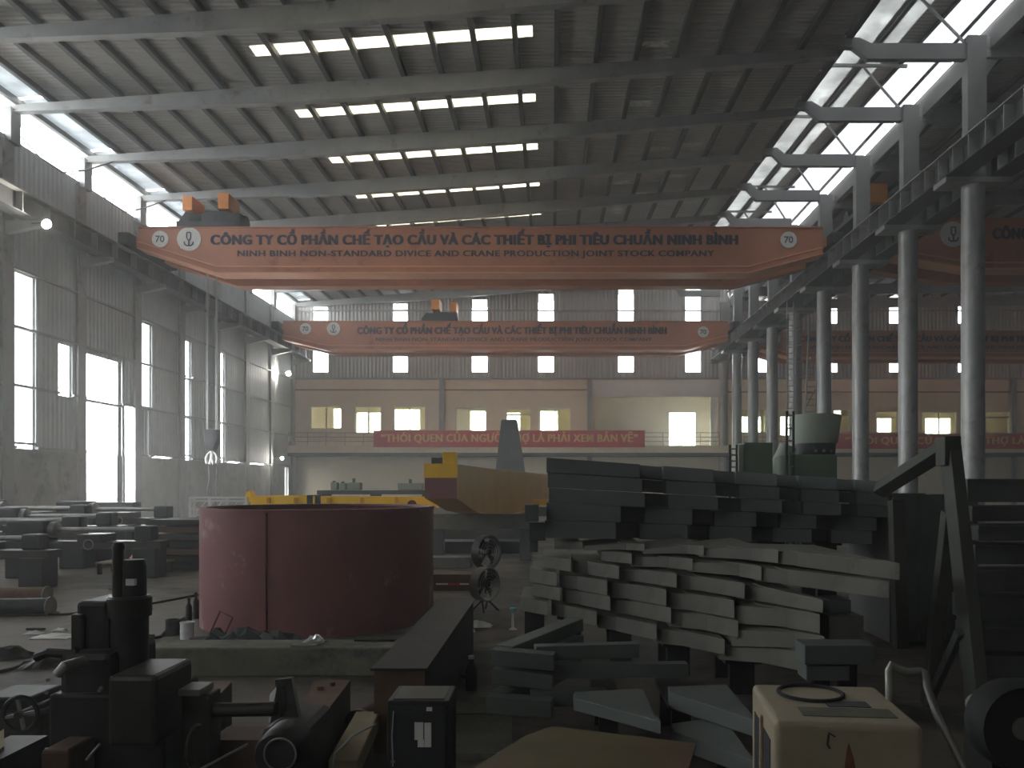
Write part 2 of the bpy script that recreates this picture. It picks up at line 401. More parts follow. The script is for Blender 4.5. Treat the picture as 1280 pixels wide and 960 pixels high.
# ---------------- right bay: roof, eave band, end walls
rc = bpy.data.objects.new('ceiling_right', None); COL.objects.link(rc); rc['kind'] = 'structure'
MB().prism([(15.2,YF,17.6),(XE,YF,18.4),(XE,YF,18.44),(15.2,YF,17.64)], (0,YB-YF+2,0)).build('roof_sheet','sheet_roof',rc)
MB().prism([(15.0,YF,16.9),(15.25,YF,16.9),(15.25,YF,17.75),(15.0,YF,17.75)], (0,YB-YF+1,0)).build('eave_fascia','arm_steel',rc)
for i in range(24):
    X = 16.3+1.5*i; z = 17.6+(X-15.2)*0.8/36.8
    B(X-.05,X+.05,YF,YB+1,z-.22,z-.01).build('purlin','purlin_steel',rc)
for n in range(-3, 9):
    y = yr(n); MB().prism([(14.6,y-.06,16.6),(30,y-.06,16.9),(XE,y-.06,17.2),(XE,y-.06,18.2),(15.2,y-.06,17.4),(14.6,y-.06,17.2)], (0,.12,0)).build('rafter','steel_grey',rc)
tag(B(XE,XE+.2,YF,YB+3,0,18.6).build('wall_right','sheet_wall'), kind='structure')

# ---------------- far gable wall above the offices
cols = [(391,410,383,407),(491,509.5,379,407),(590,609,374,407),(673,692,367,407),(773,792,355,407),(857,876,348,407),(945,961,347,404),(1035,1047,369,404),(1112,1127,367,404),(1198,1212,374,404),(1290,1304,370,404)]
BW = []
for (a,b,t,bt) in cols:
    x0, x1 = WX(a,YB), WX(b,YB)
    BW.append((x0,x1,WZ(bt,YB),min(WZ(t,YB), 19.4))); BW.append((x0,x1,WZ(465,YB),WZ(432,YB)))
wall_holes('wall_back', 'Y', YB+0.1, 0.16, XL, XE, 10.8, 21.0, BW, 'sheet_back')
for i in range(0, len(BW), 2):
    window('window','Y',YB+.1,[BW[i+1],(BW[i][0],BW[i][1],BW[i][2],BW[i][3])], fw=0.05)
    portal('portal_back', ((BW[i][0]+BW[i][1])/2, YB+.3, 15.2), (-math.pi/2, 0, 0), 1.3, 8.0)
# the gable behind the camera has the same window columns at its left end
FW = []
for i in range(0, 4, 2):
    FW += [(BW[i+1][0],BW[i+1][1],8.4,13.4), (BW[i][0],BW[i][1],14.2,BW[i][3]-1.2)]
wall_holes('wall_front', 'Y', YF-.1, 0.16, XL-.2, XE+.2, 0, 20.5, FW, 'sheet_back')
for i in range(0, len(FW), 2):
    window('window','Y',YF-.1,[FW[i],FW[i+1]], fw=0.05)
    portal('portal_front', ((FW[i][0]+FW[i][1])/2, YF-.3, 12.5), (math.pi/2, 0, 0), 1.3, 9.0)
for z in (14.3, 16.6, 10.9):
    B(XL, XE, YB-.1, YB+.02, z-.06, z+.06).build('girt','steel_grey', bpy.data.objects['wall_back'])

# ------------------------------------------------------------------ offices along the far wall
mat('banner_red', (0.62,0.07,0.08), 0.7, var=0.15, scale=1.5)
mat('banner_yellow', (0.85,0.55,0.20), 0.7, var=0.1)
mat('rail_grey', (0.35,0.34,0.32), 0.5, var=0.1)
YO = YB+3.3
fw = []                                       # front openings: px
front = [(388,427,508,536),(443,477,508,542),(492,532,508,538),(570,608,510,540),(632,664,511,546),(675,714,510,541),(744,897,495,560),
         (924,958,511,541),(973,1003,512,545),(1040,1062,512,540),(1094,1122,514,541),(1152,1196,515,545),(1232,1262,514,544)]
for (a,b,t,bt) in front: fw.append((WX(a,YB),WX(b,YB),WZ(bt,YB),WZ(t,YB)))
wall_holes('wall_office', 'Y', YB+0.1, 0.2, XL, XE, 5.2, 10.8, fw, 'cream')
wall_holes('wall_office_base', 'Y', YB+0.1, 0.2, XL, XE, 0, 4.6, [], 'cream_low')
rear = [(417,428,511,537),(446,461,516,545),(462,476,516,545),(493,525,512,538),(588,608,514,540),(634,650,516,545),(674,697,514,541),(836,869,516,563),
        (925,935,521,542),(945,951,521,542),(975,988,521,546),(1042,1051,512,522),(1096,1114,523,543),(1156,1188,523,546)]
rw = [(WX(a,YO),WX(b,YO),WZ(bt,YO),WZ(t,YO)) for (a,b,t,bt) in rear]
wall_holes('wall_office_rear', 'Y', YO, 0.2, XL, XE, 0, 11.2, rw, 'cream')
for i, r in enumerate(rw):
    window('window' if i != 7 else 'door','Y',YO,[r],'white_paint','office_glass',0.06)
    portal('portal_office', ((r[0]+r[1])/2, YO+.3, (r[2]+r[3])/2), (-math.pi/2,0,0), r[1]-r[0], r[3]-r[2])
for i, r in enumerate(fw):
    if i == 6: continue
    k = 2 if (r[1]-r[0]) > 2.2 else 1
    mid = (r[0]+r[1])/2
    ps = [(r[0]+.07,mid-.03,r[2]+.07,r[3]-.07),(mid+.03,r[1]-.07,r[2]+.07,r[3]-.07)] if k == 2 else [(r[0]+.07,r[1]-.07,r[2]+.07,r[3]-.55),(r[0]+.07,r[1]-.07,r[3]-.45,r[3]-.07)]
    window('door' if i in (1,4) else 'window','Y',YB+.1,ps,'white_paint','office_glass',0.06)
tag(MB().box(XL,XE,YB+.2,YO,4.6,5.15).box(XL,XE,YB+.2,YO,10.8,11.0).build('trim_3','white_paint'), kind='structure')
# loggia: white frame round the recessed room, side partitions
lx0, lx1, lz0, lz1 = fw[6]
tag(MB().box(lx0-.35,lx1+.3,YB-.06,YB,lz1,10.75).box(lx1-.55,lx1,YB+.2,YB+.5,lz0,lz1).box(lx0-.1,lx1+.3,YB-.16,YB-.06,lz1-.1,lz1+.35).build('trim_4','white_paint'), kind='structure')
mat('loggia_paint', (0.78,0.75,0.71), 0.85, var=0.08, scale=0.8)
wall_holes('wall_loggia', 'Y', YO-.16, .1, lx0-.02, lx1+.02, 5.16, 10.78, [rw[7]], 'loggia_paint')
for x in (lx0-.15, lx1+.05, WX(480,YB+1.6), WX(545,YB), WX(620,YB+1.6), WX(960,YB+1.6), WX(1075,YB+1.6)):
    tag(B(x,x+.12,YB+.2,YO-.1,5.15,10.8).build('wall_partition','cream'), kind='structure')
# brown line, posts, balcony slab
tag(MB().box(XL,WX(734,YB),YB-.03,YB,9.88,9.98).box(WX(905,YB),XE,YB-.03,YB,9.7,9.8).build('trim_5','brown_trim'), kind='structure')
for px in (552, 737, 1267):
    x = WX(px,YB-.2); tag(B(x-.2,x+.2,YB-.3,YB-.01,0,10.8).build('trim_6','steel_grey'), kind='structure')
tag(B(XL,XE,65.4,YB,4.55,5.15).build('trim_7','cream_low'), kind='structure')
tag(B(XL,XE,65.45,YB,4.3,4.55).build('trim_8','steel_dark'), kind='structure')
def railing(x0, x1, y, z, label):
    t = thing('balcony_railing', label, 'railing', ((x0+x1)/2, y, z))
    for h in (0.35, 0.7, 1.05): MB().tube([(x0,y,z+h),(x1,y,z+h)], 0.03, 6).build('rail','rail_grey',t)
    n = int((x1-x0)/1.6)+1
    for i in range(n+1):
        x = lerp(x0,x1,i/n); MB().tube([(x,y,z),(x,y,z+1.05)], 0.03, 6).build('post','rail_grey',t)
YRL = 65.55
railing(WX(361,YRL), WX(899,YRL), YRL, 5.15, 'thin grey balcony railing of the left hall in front of the upper offices')
railing(WX(930,YRL), WX(1420,YRL), YRL, 5.15, 'thin grey balcony railing in front of the offices of the right hall')

def text_part(name, body, x0, x1, z0, z1, y, m, parent, bold=0.0, heavy=0.0):
    c = bpy.data.curves.new(name, 'FONT'); c.body = body; c.size = 1.0; c.offset = bold; c.extrude = 0.0; c.align_x = 'LEFT'; c.resolution_u = 3; c.space_character = 1.1 if heavy else 1.0; c.space_word = 0.85
    o = bpy.data.objects.new(name, c); COL.objects.link(o)
    bpy.context.view_layer.update()
    bb = [Vector(b) for b in o.bound_box]
    bx0 = min(b.x for b in bb); bx1 = max(b.x for b in bb); bz0 = min(b.y for b in bb); bz1 = max(b.y for b in bb)
    dg = bpy.context.evaluated_depsgraph_get(); me = bpy.data.meshes.new_from_object(o.evaluated_get(dg))
    bpy.data.objects.remove(o); bpy.data.curves.remove(c)
    off = OFF[parent.name]
    for v in me.vertices:
        x = x0+(v.co.x-bx0)/(bx1-bx0)*(x1-x0); z = z0+(v.co.y-bz0)/(bz1-bz0)*(z1-z0)
        v.co = Vector((x, y, z))-off
    if heavy:
        n0 = len(me.vertices); vs = [v.co.copy() for v in me.vertices]; fs = [tuple(p.vertices) for p in me.polygons]
        av, af = [], []
        for k, dx in enumerate((-heavy, 0, heavy)):
            av += [v+Vector((dx, -.002*k, 0)) for v in vs]; af += [tuple(i+k*n0 for i in f) for f in fs]
        me = bpy.data.meshes.new(name); me.from_pydata(av, [], af)
    me.materials.clear(); me.materials.append(M[m])
    for p in me.polygons: p.material_index = 0
    q = bpy.data.objects.new(name, me); COL.objects.link(q); q.parent = parent
    if len(body) > 4: q['kind'] = 'stuff'
    return q
def banner(x0px, x1px, t, bt, y, body, tx, label):
    x0, x1, z0, z1 = WX(x0px,y), WX(x1px,y), WZ(bt,y), WZ(t,y)
    b = thing('slogan_banner', label, 'banner', ((x0+x1)/2, y, z0))
    B(x0,x1,y-.02,y+.02,z0,z1).build('banner_cloth','banner_red',b)
    for z in (z0+.03, z1-.03): MB().tube([(x0-.1,y+.04,z),(x1+.1,y+.04,z)],.03,6).build('batten','rail_grey',b)
    h = z1-z0
    if body: text_part('lettering', body, WX(tx[0],y), WX(tx[1],y), z0+h*.18, z1-h*.06, y-.03, 'banner_yellow', b, 0.01, .035)
banner(467,806,538,559,65.3,'“THÓI QUEN CỦA NGƯỜI THỢ LÀ PHẢI XEM BẢN VẼ”',(477,797),'long red slogan banner with yellow letters on the balcony of the left hall')
banner(1045,1420,542,561,65.3,'“THÓI QUEN CỦA NGƯỜI THỢ LÀ PHẢI XEM BẢN VẼ”',(1056,1410),'long red slogan banner behind the columns on the balcony of the right hall')

# ------------------------------------------------------------------ round steel columns with brackets
for n in range(0, 9):
    y = yr(n); x = XR
    lab = 'round grey steel column, ' + ('nearest of the row at the right' if n == 0 else 'farthest of the row' if n == 8 else '%s nearest of the row' % ORD[n])
    c = thing('steel_column', lab, 'column', (x, y, 0), group='columns under the crane runway')
    if n < 9:
        MB().cyl((x,y,0),(x,y,12.2),0.37,n=28).build('pipe_shaft','column_steel',c,smooth=True)
        MB().cyl((x,y,0),(x,y,0.05),0.55,n=20).build('base_plate','steel_dark',c)
        B(x-1.15,x+1.15,y-.45,y+.45,12.2,12.385).build('cap_plate','steel_grey',c,bevel=.02)
        B(x+.05-.32,x+.05+.32,y-.2,y+.2,12.38,17.3).build('upper_column','arm_steel',c)
        zc = lerp(16.8, 17.6, n/5) if n < 5 else 17.6+.15*(n-5)
        zr_ = zr(10.0, y)-.5
        arm = MB().prism([(x-.27,y-.12,zc+.27),(10.9,y-.12,zc+.27),(10.5,y-.12,zr_+.28),(9.9,y-.12,zr_+.28),(9.8,y-.12,zr_),(10.3,y-.12,zr_-.05),(10.8,y-.12,zc-.27),(x-.27,y-.12,zc-.27)], (0,.24,0))
        arm.build('bracket_arm','arm_steel',c)
        for s in (1,): MB().prism([(x+.05+s*.32,y-.1,zc-.27),(x+.05+s*.32,y-.1,zc-.9),(x+.05+s*.8,y-.1,zc-.27)],(0,.2,0)).build('gusset','arm_steel',c)
# ------------------------------------------------------------------ crane runway girders
def runway(x, face, y0, y1, z0, z1, wd, label, stiff, rail=True, wall=False):
    t = thing('crane_runway', label, 'beam', (x, (y0+y1)/2, z0))
    B(x-.05,x+.05,y0,y1,z0+.04,z1-.04).build('web','steel_dark',t)
    B(x-wd/2,x+wd/2,y0,y1,z1-.04,z1).build('top_flange','steel_grey',t)
    B(x-wd/2,x+wd/2,y0,y1,z0,z0+.04).build('bottom_flange','steel_dark',t)
    B(x-.06,x+.06,y0,y1,z1,z1+.14).build('rail','steel_grey',t)
    y = y0+.6
    while y < y1:
        MB().box(x-wd/2+.03,x-.05,y-.02,y+.02,z0+.05,z1-.05).box(x+.05,x+wd/2-.03,y-.02,y+.02,z0+.05,z1-.05).build('stiffener','steel_grey',t)
        y += stiff
    return t
RLX, RRX, R3X = XL+1.05, XR-.75, XR+.75
runway(RRX, -1, 10, YB-.3, 12.39, 13.25, 0.8, 'dark crane runway girder on the left side of the round steel columns', 1.0)
runway(R3X, -1, 10, YB-.3, 12.39, 13.25, 0.8, 'dark crane runway girder on the right side of the round steel columns', 1.0)
runway(RLX, 1, 10, YB-.3, 12.39, 13.25, 0.7, 'dark crane runway girder along the left wall', 1.67)

# ------------------------------------------------------------------ overhead cranes
mat('crane_orange', (0.52,0.205,0.115), 0.5, var=0.15, scale=0.6, stain=(0.36,0.12,0.07), stain_amt=0.2, spec=0.4)
mat('crane_edge', (0.75,0.36,0.22), 0.45, var=0.1, scale=1)
mat('box_orange', (0.75,0.28,0.06), 0.5, var=0.1)
mat('letter_navy', (0.035,0.04,0.075), 0.6, var=0.1)
mat('plate_white', (0.72,0.70,0.66), 0.5, var=0.1, scale=6)
mat('machine_black', (0.035,0.035,0.04), 0.55, var=0.3, scale=4)
def hook_emblem(cx, cz, r, y, parent):
    d = MB().cyl((cx,y,cz),(cx,y-.03,cz),r,n=32).build('emblem_disc','plate_white',parent)
    k = r
    m = MB().tube([(cx-.12*k,y-.05,cz+.55*k),(cx+.12*k,y-.05,cz+.55*k),(cx+.17*k,y-.05,cz+.45*k),(cx+.17*k,y-.05,cz+.1*k),(cx+.08*k,y-.05,cz-.08*k),(cx-.08*k,y-.05,cz-.08*k),(cx-.17*k,y-.05,cz+.1*k),(cx-.17*k,y-.05,cz+.45*k)],.05*k,6,True)
    m.tube([(cx,y-.05,cz-.08*k),(cx,y-.05,cz-.5*k)],.06*k,6)
    m.tube([(cx-.38*k,y-.05,cz-.25*k),(cx-.34*k,y-.05,cz-.45*k),(cx-.18*k,y-.05,cz-.56*k),(cx+.18*k,y-.05,cz-.56*k),(cx+.34*k,y-.05,cz-.45*k),(cx+.38*k,y-.05,cz-.25*k)],.055*k,6)
    m.build('hook_mark','letter_navy',d)
    B(cx-.7*k,cx+.7*k,y-.05,y-.03,cz-.8*k,cz-.68*k).build('emblem_base','plate_white',d)
def number_plate(cx, cz, r, y, body, parent):
    d = MB().cyl((cx,y,cz),(cx,y-.03,cz),r,n=28).build('number_disc','plate_white',parent)
    OFF[d.name] = OFF[parent.name]
    text_part('number', body, cx-.55*r, cx+.55*r, cz-.42*r, cz+.42*r, y-.04, 'letter_navy', d, 0.02)
def crane(Y, xl, xr, ztop, zbot, zl, zrr, tl, tr, label, lines, plates, emblem, cl, cr, beam_w=0.8, cham=0.0):
    t = thing('overhead_crane', label, 'crane', ((xl+xr)/2, Y, zbot), group='overhead travelling cranes')
    poly = [(xl,Y,ztop-.05-cham*.75),(xl,Y,zl),(tl,Y,zbot),(tr,Y,zbot),(xr,Y,zrr),(xr,Y,ztop-.05),(xr-.2,Y,ztop),(xl+.2+cham,Y,ztop)]
    MB().prism(poly,(0,beam_w,0)).build('front_girder','crane_orange',t)
    MB().prism([(a,b+2.6,c) for a,b,c in poly],(0,beam_w,0)).build('rear_girder','crane_orange',t)
    # projecting bottom flange following the fish-belly line, with a paler lip
    f = MB(); fp = [(xl,zl),(tl,zbot),(tr,zbot),(xr,zrr)]
    for (a,za),(b,zb) in zip(fp,fp[1:]): f.bar((a,Y+beam_w/2,za-.03),(b,Y+beam_w/2,zb-.03),beam_w+.34,.06)
    f.build('bottom_flange','crane_edge',t)
    f = MB()
    for (a,za),(b,zb) in zip(fp,fp[1:]): f.bar((a,Y-.03,za+.3),(b,Y-.03,zb+.3),.06,.06)
    f.build('edge_strip','crane_edge',t)
    B(xl+cham,xr,Y-.08,Y+beam_w+.08,ztop,ztop+.05).build('top_flange','crane_orange',t)
    for x, e in ((cl, xl), (cr, xr)):
        B(x-.28,x+.28,Y-.6,Y+4.4,13.55,14.1).build('end_carriage','machine_black',t,bevel=.05)
        if abs(e-x) > .3: B(min(x,e)-.05,max(x,e)+.05,Y+.05,Y+beam_w-.05,13.6,14.05).build('end_piece','crane_orange',t)
        for dy in (-.2, 4.0): MB().cyl((x-.1,Y+dy,13.72),(x+.1,Y+dy,13.72),.3,n=20).build('wheel','machine_black',t)
    for (body,a,b,za,zb,bold) in lines: text_part('lettering', body, a, b, za, zb, Y-.012, 'letter_navy', t, min(bold,.02), .035 if bold > .02 else .012)
    for (cx,cz,r,body) in plates: number_plate(cx,cz,r,Y-.01,body,t)
    if emblem: hook_emblem(*emblem, Y-.01, t)
    return t
L1 = 'CÔNG TY CỔ PHẦN CHẾ TẠO CẦU VÀ CÁC THIẾT BỊ PHI TIÊU CHUẨN NINH BÌNH'
L2 = 'NINH BINH NON-STANDARD DIVICE AND CRANE PRODUCTION JOINT STOCK COMPANY'
Y1 = 39.0; x_ = lambda p: WX(p,Y1); z_ = lambda p: WZ(p,Y1)
c1 = crane(Y1, -20.15, 13.2, z_(285), z_(341), z_(310), z_(317), x_(271), x_(935),
      'orange overhead crane girder with dark lettering, nearer one of the left hall',
      [(L1,x_(264),x_(922),z_(309.5),z_(286.5),.03),(L2,x_(297),x_(893),z_(323),z_(313),.018)],
      [(x_(200.5),z_(299),.4,'70'),(x_(985.5),z_(300),.4,'70')], (x_(236.5),z_(299),.58), RLX, RRX)
Y2 = 60.0; x2 = lambda p: WX(p,Y2); z2 = lambda p: WZ(p,Y2)
c2 = crane(Y2, -20.15, 13.2, z2(402), z2(437), z2(424), z2(424), x2(410), x2(855),
      'orange overhead crane girder, farther one of the left hall before the gable wall',
      [(L1,x2(447),x2(833),z2(420),z2(404),.03),(L2,x2(470),x2(815),z2(428),z2(422),.005)],
      [(x2(382),z2(411),.42,'70'),(x2(879),z2(415),.42,'70')], (x2(417),z2(411),.5), RLX, RRX)
c3 = crane(Y1, 15.75, 47.0, z_(274), z_(336), z_(316), z_(316), x_(1215), x_(1800),
      'orange overhead crane girder of the right hall seen between the nearest columns',
      [(L1,x_(1241),x_(1830),z_(303),z_(277),.03),(L2,x_(1280),x_(1800),z_(320),z_(310),.008)],
      [], (x_(1191),z_(293),.62), R3X, 47.4, cham=2.0)
c4 = crane(Y2, 15.75, 47.0, z2(414), z2(446), z2(436), z2(436), x2(985), x2(1440),
      'orange overhead crane girder of the right hall, low behind the far columns',
      [(L1,x2(1000),x2(1385),z2(429),z2(416),.03),(L2,x2(1010),x2(1370),z2(437),z2(432),.005)],
      [], (x2(967),z2(424),.5), R3X, 47.4)
def trolley(x, Y, z, s, label, boxes):
    t = thing('crane_trolley', label, 'hoist', (x, Y, z), group='crane trolleys')
    B(x-1.6*s,x+1.6*s,Y-.3,Y+3.4,z,z+.25*s).build('trolley_frame','machine_black',t)
    MB().cyl((x-1.2*s,Y+1.5,z+.65*s),(x+1.2*s,Y+1.5,z+.65*s),.45*s,n=20).build('hoist_drum','machine_black',t,smooth=True)
    for dx in (-1.0,.2,.9): MB().lathe([(0,0),(.36*s,0),(.36*s,.5*s),(.3*s,.62*s),(0,.62*s)],(x+dx*s,Y+.1,z+.4*s),16,'X').build('hoist_motor','machine_black',t,smooth=True)
    MB().prism([(x-1.6*s,Y-.2,z+.2),(x-1.2*s,Y-.2,z+.75*s),(x-.5*s,Y-.2,z+.55*s),(x-.2*s,Y-.2,z+.8*s),(x+.9*s,Y-.2,z+.75*s),(x+1.6*s,Y-.2,z+.2)],(0,.1,0)).build('guard_plate','machine_black',t)
    for (bx,bz,w_,h_) in boxes:
        B(bx-w_/2,bx+w_/2,Y-.1,Y+1.3,bz-h_/2,bz+h_/2).build('control_box','box_orange',t,bevel=.02)
        B(bx-.07,bx+.07,Y+.3,Y+.5,z+.2,bz-h_/2).build('box_post','machine_black',t)
    return t
trolley(x_(262),Y1+.2,z_(285)+.06,.98,'crane trolley with two orange boxes on the nearer crane of the left hall',[(x_(233),z_(253),.48,.7),(x_(278),z_(250),.52,.78)])
trolley(x2(550),Y2+.2,z2(402)+.06,.85,'crane trolley with two orange boxes on the farther crane of the left hall',[(x2(544),z2(380),.6,.75),(x2(566),z2(383),.5,.7)])
trolley(x_(1098),Y1+.2,z_(274)+.06,.8,'crane trolley with an orange box above the runway of the right hall',[(x_(1099),z_(240),.95,.95)])
# load hook hanging from the nearer crane
mat('hook_white', (0.75,0.74,0.72), 0.4, var=0.1)
mat('rope_grey', (0.42,0.43,0.44), 0.5, var=0.1)
YH = Y1+1.9; hx = lambda p: WX(p,YH); hz = lambda p: WZ(p,YH)
hk = thing('hook_block', 'dark hook block with a pale double crane hook hanging by the left wall', 'crane hook', (hx(264.5),YH,hz(583)))
cx = hx(264.5)
MB().prism([(hx(257),YH-.2,hz(537)),(hx(273),YH-.2,hz(537)),(hx(273),YH-.2,hz(552)),(hx(268),YH-.2,hz(563)),(hx(261),YH-.2,hz(563)),(hx(257),YH-.2,hz(552))],(0,.5,0)).build('block_housing','machine_black',hk,bevel=.04)
for s in (-1,1):
    pts = [(cx,YH,hz(564)),(cx+s*.02,YH,hz(574)),(cx+s*.1,YH,hz(580)),(cx+s*.24,YH,hz(579)),(cx+s*.29,YH,hz(573)),(cx+s*.22,YH,hz(568)),(cx+s*.05,YH,hz(564.5))]
    MB().tube(pts,[.06,.07,.08,.08,.07,.05,.03],8).build('hook_horn','hook_white',hk,smooth=True)
for px in (258.5, 260, 270, 271.5): MB().tube([(hx(px),YH,hz(540)),(hx(px),YH,z_(285)+.04)],.025,5).build('wire_rope','rope_grey',hk)
for k, px in enumerate((260.5, 270.5)):
    MB().tube([(hx(px),YH,hz(578)),(hx(px)+.05,YH,hz(600)),(hx(px)-.08,YH,hz(612)),(hx(px)-.02,YH,hz(640))],.016,6).build('sling_chain','steel_dark',hk)
# flood lamps on the left side
emit('lamp_glow', (1.0,0.95,0.86), 26)
for (px,py,X,lab) in ((60,281,-19.6,'lit flood lamp under the runway girder at the left edge'),(361,467,-20.9,'lit flood lamp high in the far left corner'),(353,573,-20.9,'small lit lamp low in the far left corner beside the balcony')):
    Y = X*F/(px-VX); z = WZ(py,Y); r = .18 if py < 500 else .12
    t = thing('flood_lamp', lab, 'lamp', (X,Y,z), group='flood lamps')
    MB().lathe([(0,.12),(r*.6,.12),(r,-.08),(r*1.05,-.1)],(X,Y,z),20,'Y').build('reflector','steel_grey',t,smooth=True)
    MB().lathe([(0,-.10),(r*.9,-.085),(r*.9,-.06),(0,-.06)],(X,Y,z),20,'Y').build('lens','lamp_glow',t)
    MB().tube([(X,Y+.1,z),(X,Y+.25,z+.2),(XL-.03 if X < -20.5 else X-.8,Y+.25,z+.13)],.03,6).build('lamp_arm','steel_dark',t)

# ------------------------------------------------------------------ floor objects
mat('primer_red', (0.25,0.095,0.09), 0.55, var=0.2, scale=1.2, stain=(0.42,0.27,0.27), stain_amt=0.25, spec=0.4)
mat('yellow_paint', (0.95,0.55,0.02), 0.45, var=0.12, scale=1.5)
mat('yellow_ochre', (0.66,0.33,0.035), 0.5, var=0.15, scale=0.8)
mat('green_grey', (0.125,0.14,0.128), 0.6, var=0.22, scale=1.5, stain=(0.10,0.095,0.075), stain_amt=0.25)
mat('olive_grey', (0.15,0.145,0.12), 0.62, var=0.25, scale=1.8, stain=(0.085,0.07,0.055), stain_amt=0.3)
mat('dull_green', (0.13,0.17,0.12), 0.6, var=0.2, scale=1.5)
mat('pale_green', (0.30,0.33,0.27), 0.6, var=0.15, scale=1.2)
mat('rust_brown', (0.14,0.078,0.05), 0.8, var=0.35, scale=2.5, stain=(0.09,0.05,0.035), stain_amt=0.4)
mat('dark_iron', (0.032,0.031,0.029), 0.55, var=0.35, scale=3, metal=0.2)
mat('oily_iron', (0.045,0.04,0.034), 0.45, var=0.35, scale=3, metal=0.3)
mat('worn_steel', (0.25,0.24,0.22), 0.45, metal=0.5, var=0.3, scale=4)
mat('old_concrete', (0.19,0.18,0.135), 0.9, var=0.3, scale=2.0, stain=(0.09,0.09,0.08), stain_amt=0.55, bump=0.5, bscale=12)
mat('welder_cream', (0.36,0.30,0.21), 0.6, var=0.18, scale=3.0, stain=(0.30,0.17,0.08), stain_amt=0.12, spec=0.35)
mat('rust_stain', (0.20,0.09,0.045), 0.85, var=0.4, scale=14)
mat('wood_plank', (0.34,0.27,0.17), 0.85, var=0.3, scale=2.0)
mat('paper_white', (0.72,0.70,0.66), 0.8, var=0.12, scale=5)
mat('tin_white', (0.75,0.75,0.74), 0.35, var=0.1, scale=6)
mat('foil', (0.80,0.80,0.80), 0.2, metal=0.9, var=0.1)
mat('cyan_plastic', (0.35,0.75,0.80), 0.4, var=0.1)
mat('orange_part', (0.65,0.26,0.10), 0.6, var=0.3, scale=8)
mat('trestle_paint', (0.075,0.078,0.066), 0.65, var=0.25, scale=2)
mat('rubber', (0.025,0.025,0.025), 0.7, var=0.2)
mat('tarp', (0.075,0.075,0.075), 0.8, var=0.4, scale=6)
mat('plate_rusty', (0.14,0.11,0.05), 0.6, var=0.3, scale=1.6, stain=(0.17,0.085,0.06), stain_amt=0.7)
def pb(x0, x1, y0, y1, Y, d, mb=None):
    """box whose front face covers a rectangle at distance Y"""
    return (mb or MB()).box(WX(x0,Y),WX(x1,Y),Y,Y+d,WZ(y1,Y),WZ(y0,Y))
def single(name, mb, m, label, cat, base, group=None, bevel=0, smooth=False):
    return tag(mb.build(name, m, loc=base, bevel=bevel, smooth=smooth), label, cat, group)

# --- red steel drum
YD = 12.0; xd = WX(401,YD); R = 1.67
d = thing('steel_drum', 'large red-brown painted steel ring standing open on the shop floor', 'drum', (xd,YD,0))
MB().lathe([(R-.03,0),(R,0),(R,1.63),(R-.03,1.63),(R-.03,0)],(xd,YD,0),72).build('drum_shell','primer_red',d,smooth=True)
MB().lathe([(R-.09,1.63),(R+.015,1.63),(R+.015,1.665),(R-.09,1.665),(R-.09,1.63)],(xd,YD,0),72).build('top_rim','primer_red',d)
a0 = math.radians(262); MB().bar((xd+(R+.01)*math.cos(a0),YD+(R+.01)*math.sin(a0),.02),(xd+(R+.01)*math.cos(a0),YD+(R+.01)*math.sin(a0),1.62),.03,.02).build('weld_seam','primer_red',d)
# wire frame leaning on the drum
fb = W(278,797,10.6); pts = [W(262,793,10.35),W(275,764,10.55),W(291,772,10.5),W(279,797,10.3)]
for p in pts: p.z = max(p.z, .03)
single('wire_rectangle', MB().tube(pts,.012,6,True), 'rust_brown', 'thin bent wire rectangle leaning against the red drum', 'frame', pts[0])

# --- low concrete kerb in front of the drum and scrap lying on it
YK = 8.3
kb = B(WX(176,YK),WX(530,YK),YK,YK+.45,0,.30); single('concrete_kerb', kb, 'old_concrete', 'low stained concrete kerb in front of the red drum', 'kerb', (WX(350,YK),YK,0), bevel=.02)
def crumple(c, sx, sy, sz, seed, n=9, flat=0.0):
    r = random.Random(seed); vs = []; fs = []
    for i in range(n+1):
        for j in range(n+1):
            u, v = i/n*2-1, j/n*2-1; e = max(0, 1-(u*u+v*v)**1.5)
            z = sz*(e*(0.35+0.65*r.random())) if (abs(u) < 1 and abs(v) < 1) else 0.0
            vs.append((c[0]+u*sx*(1-.15*r.random()), c[1]+v*sy*(1-.15*r.random()), c[2]+max(0.004, z)))
    for i in range(n):
        for j in range(n): a = i*(n+1)+j; fs.append((a, a+n+1, a+n+2, a+1))
    k = len(vs); vs2 = [(x,y,c[2]) for x,y,z in vs]; fs2 = [tuple(q+k for q in f[::-1]) for f in fs]
    mb = MB().add(vs+vs2, fs+fs2)
    return mb
p = Vector((WX(300,9.0),8.85,.30))
single('tarpaulin', crumple((WX(310,9.4),9.35,.0),.95,.5,.36,3,14), 'tarp', 'crumpled dark tarpaulin heaped behind the concrete kerb', 'tarpaulin', (WX(310,9.4),9.35,0))
single('foil_scrap', crumple((WX(392,8.55),8.55,.305),.13,.07,.10,5,8), 'foil', 'crumpled shiny foil lying on the concrete kerb by the drum', 'foil', (WX(392,8.7),8.5,.305))
single('flat_bar', B(WX(445,8.7),WX(495,8.7),8.62,8.72,.305,.325), 'dark_iron', 'short dark flat bar on the right end of the concrete kerb', 'bar', (WX(470,8.7),8.8,.30))
single('loose_plate', B(WX(370,8.5),WX(400,8.5),8.33,8.45,.305,.32), 'worn_steel', 'small pale plate on the middle of the concrete kerb', 'plate', (WX(385,8.5),8.4,.305))
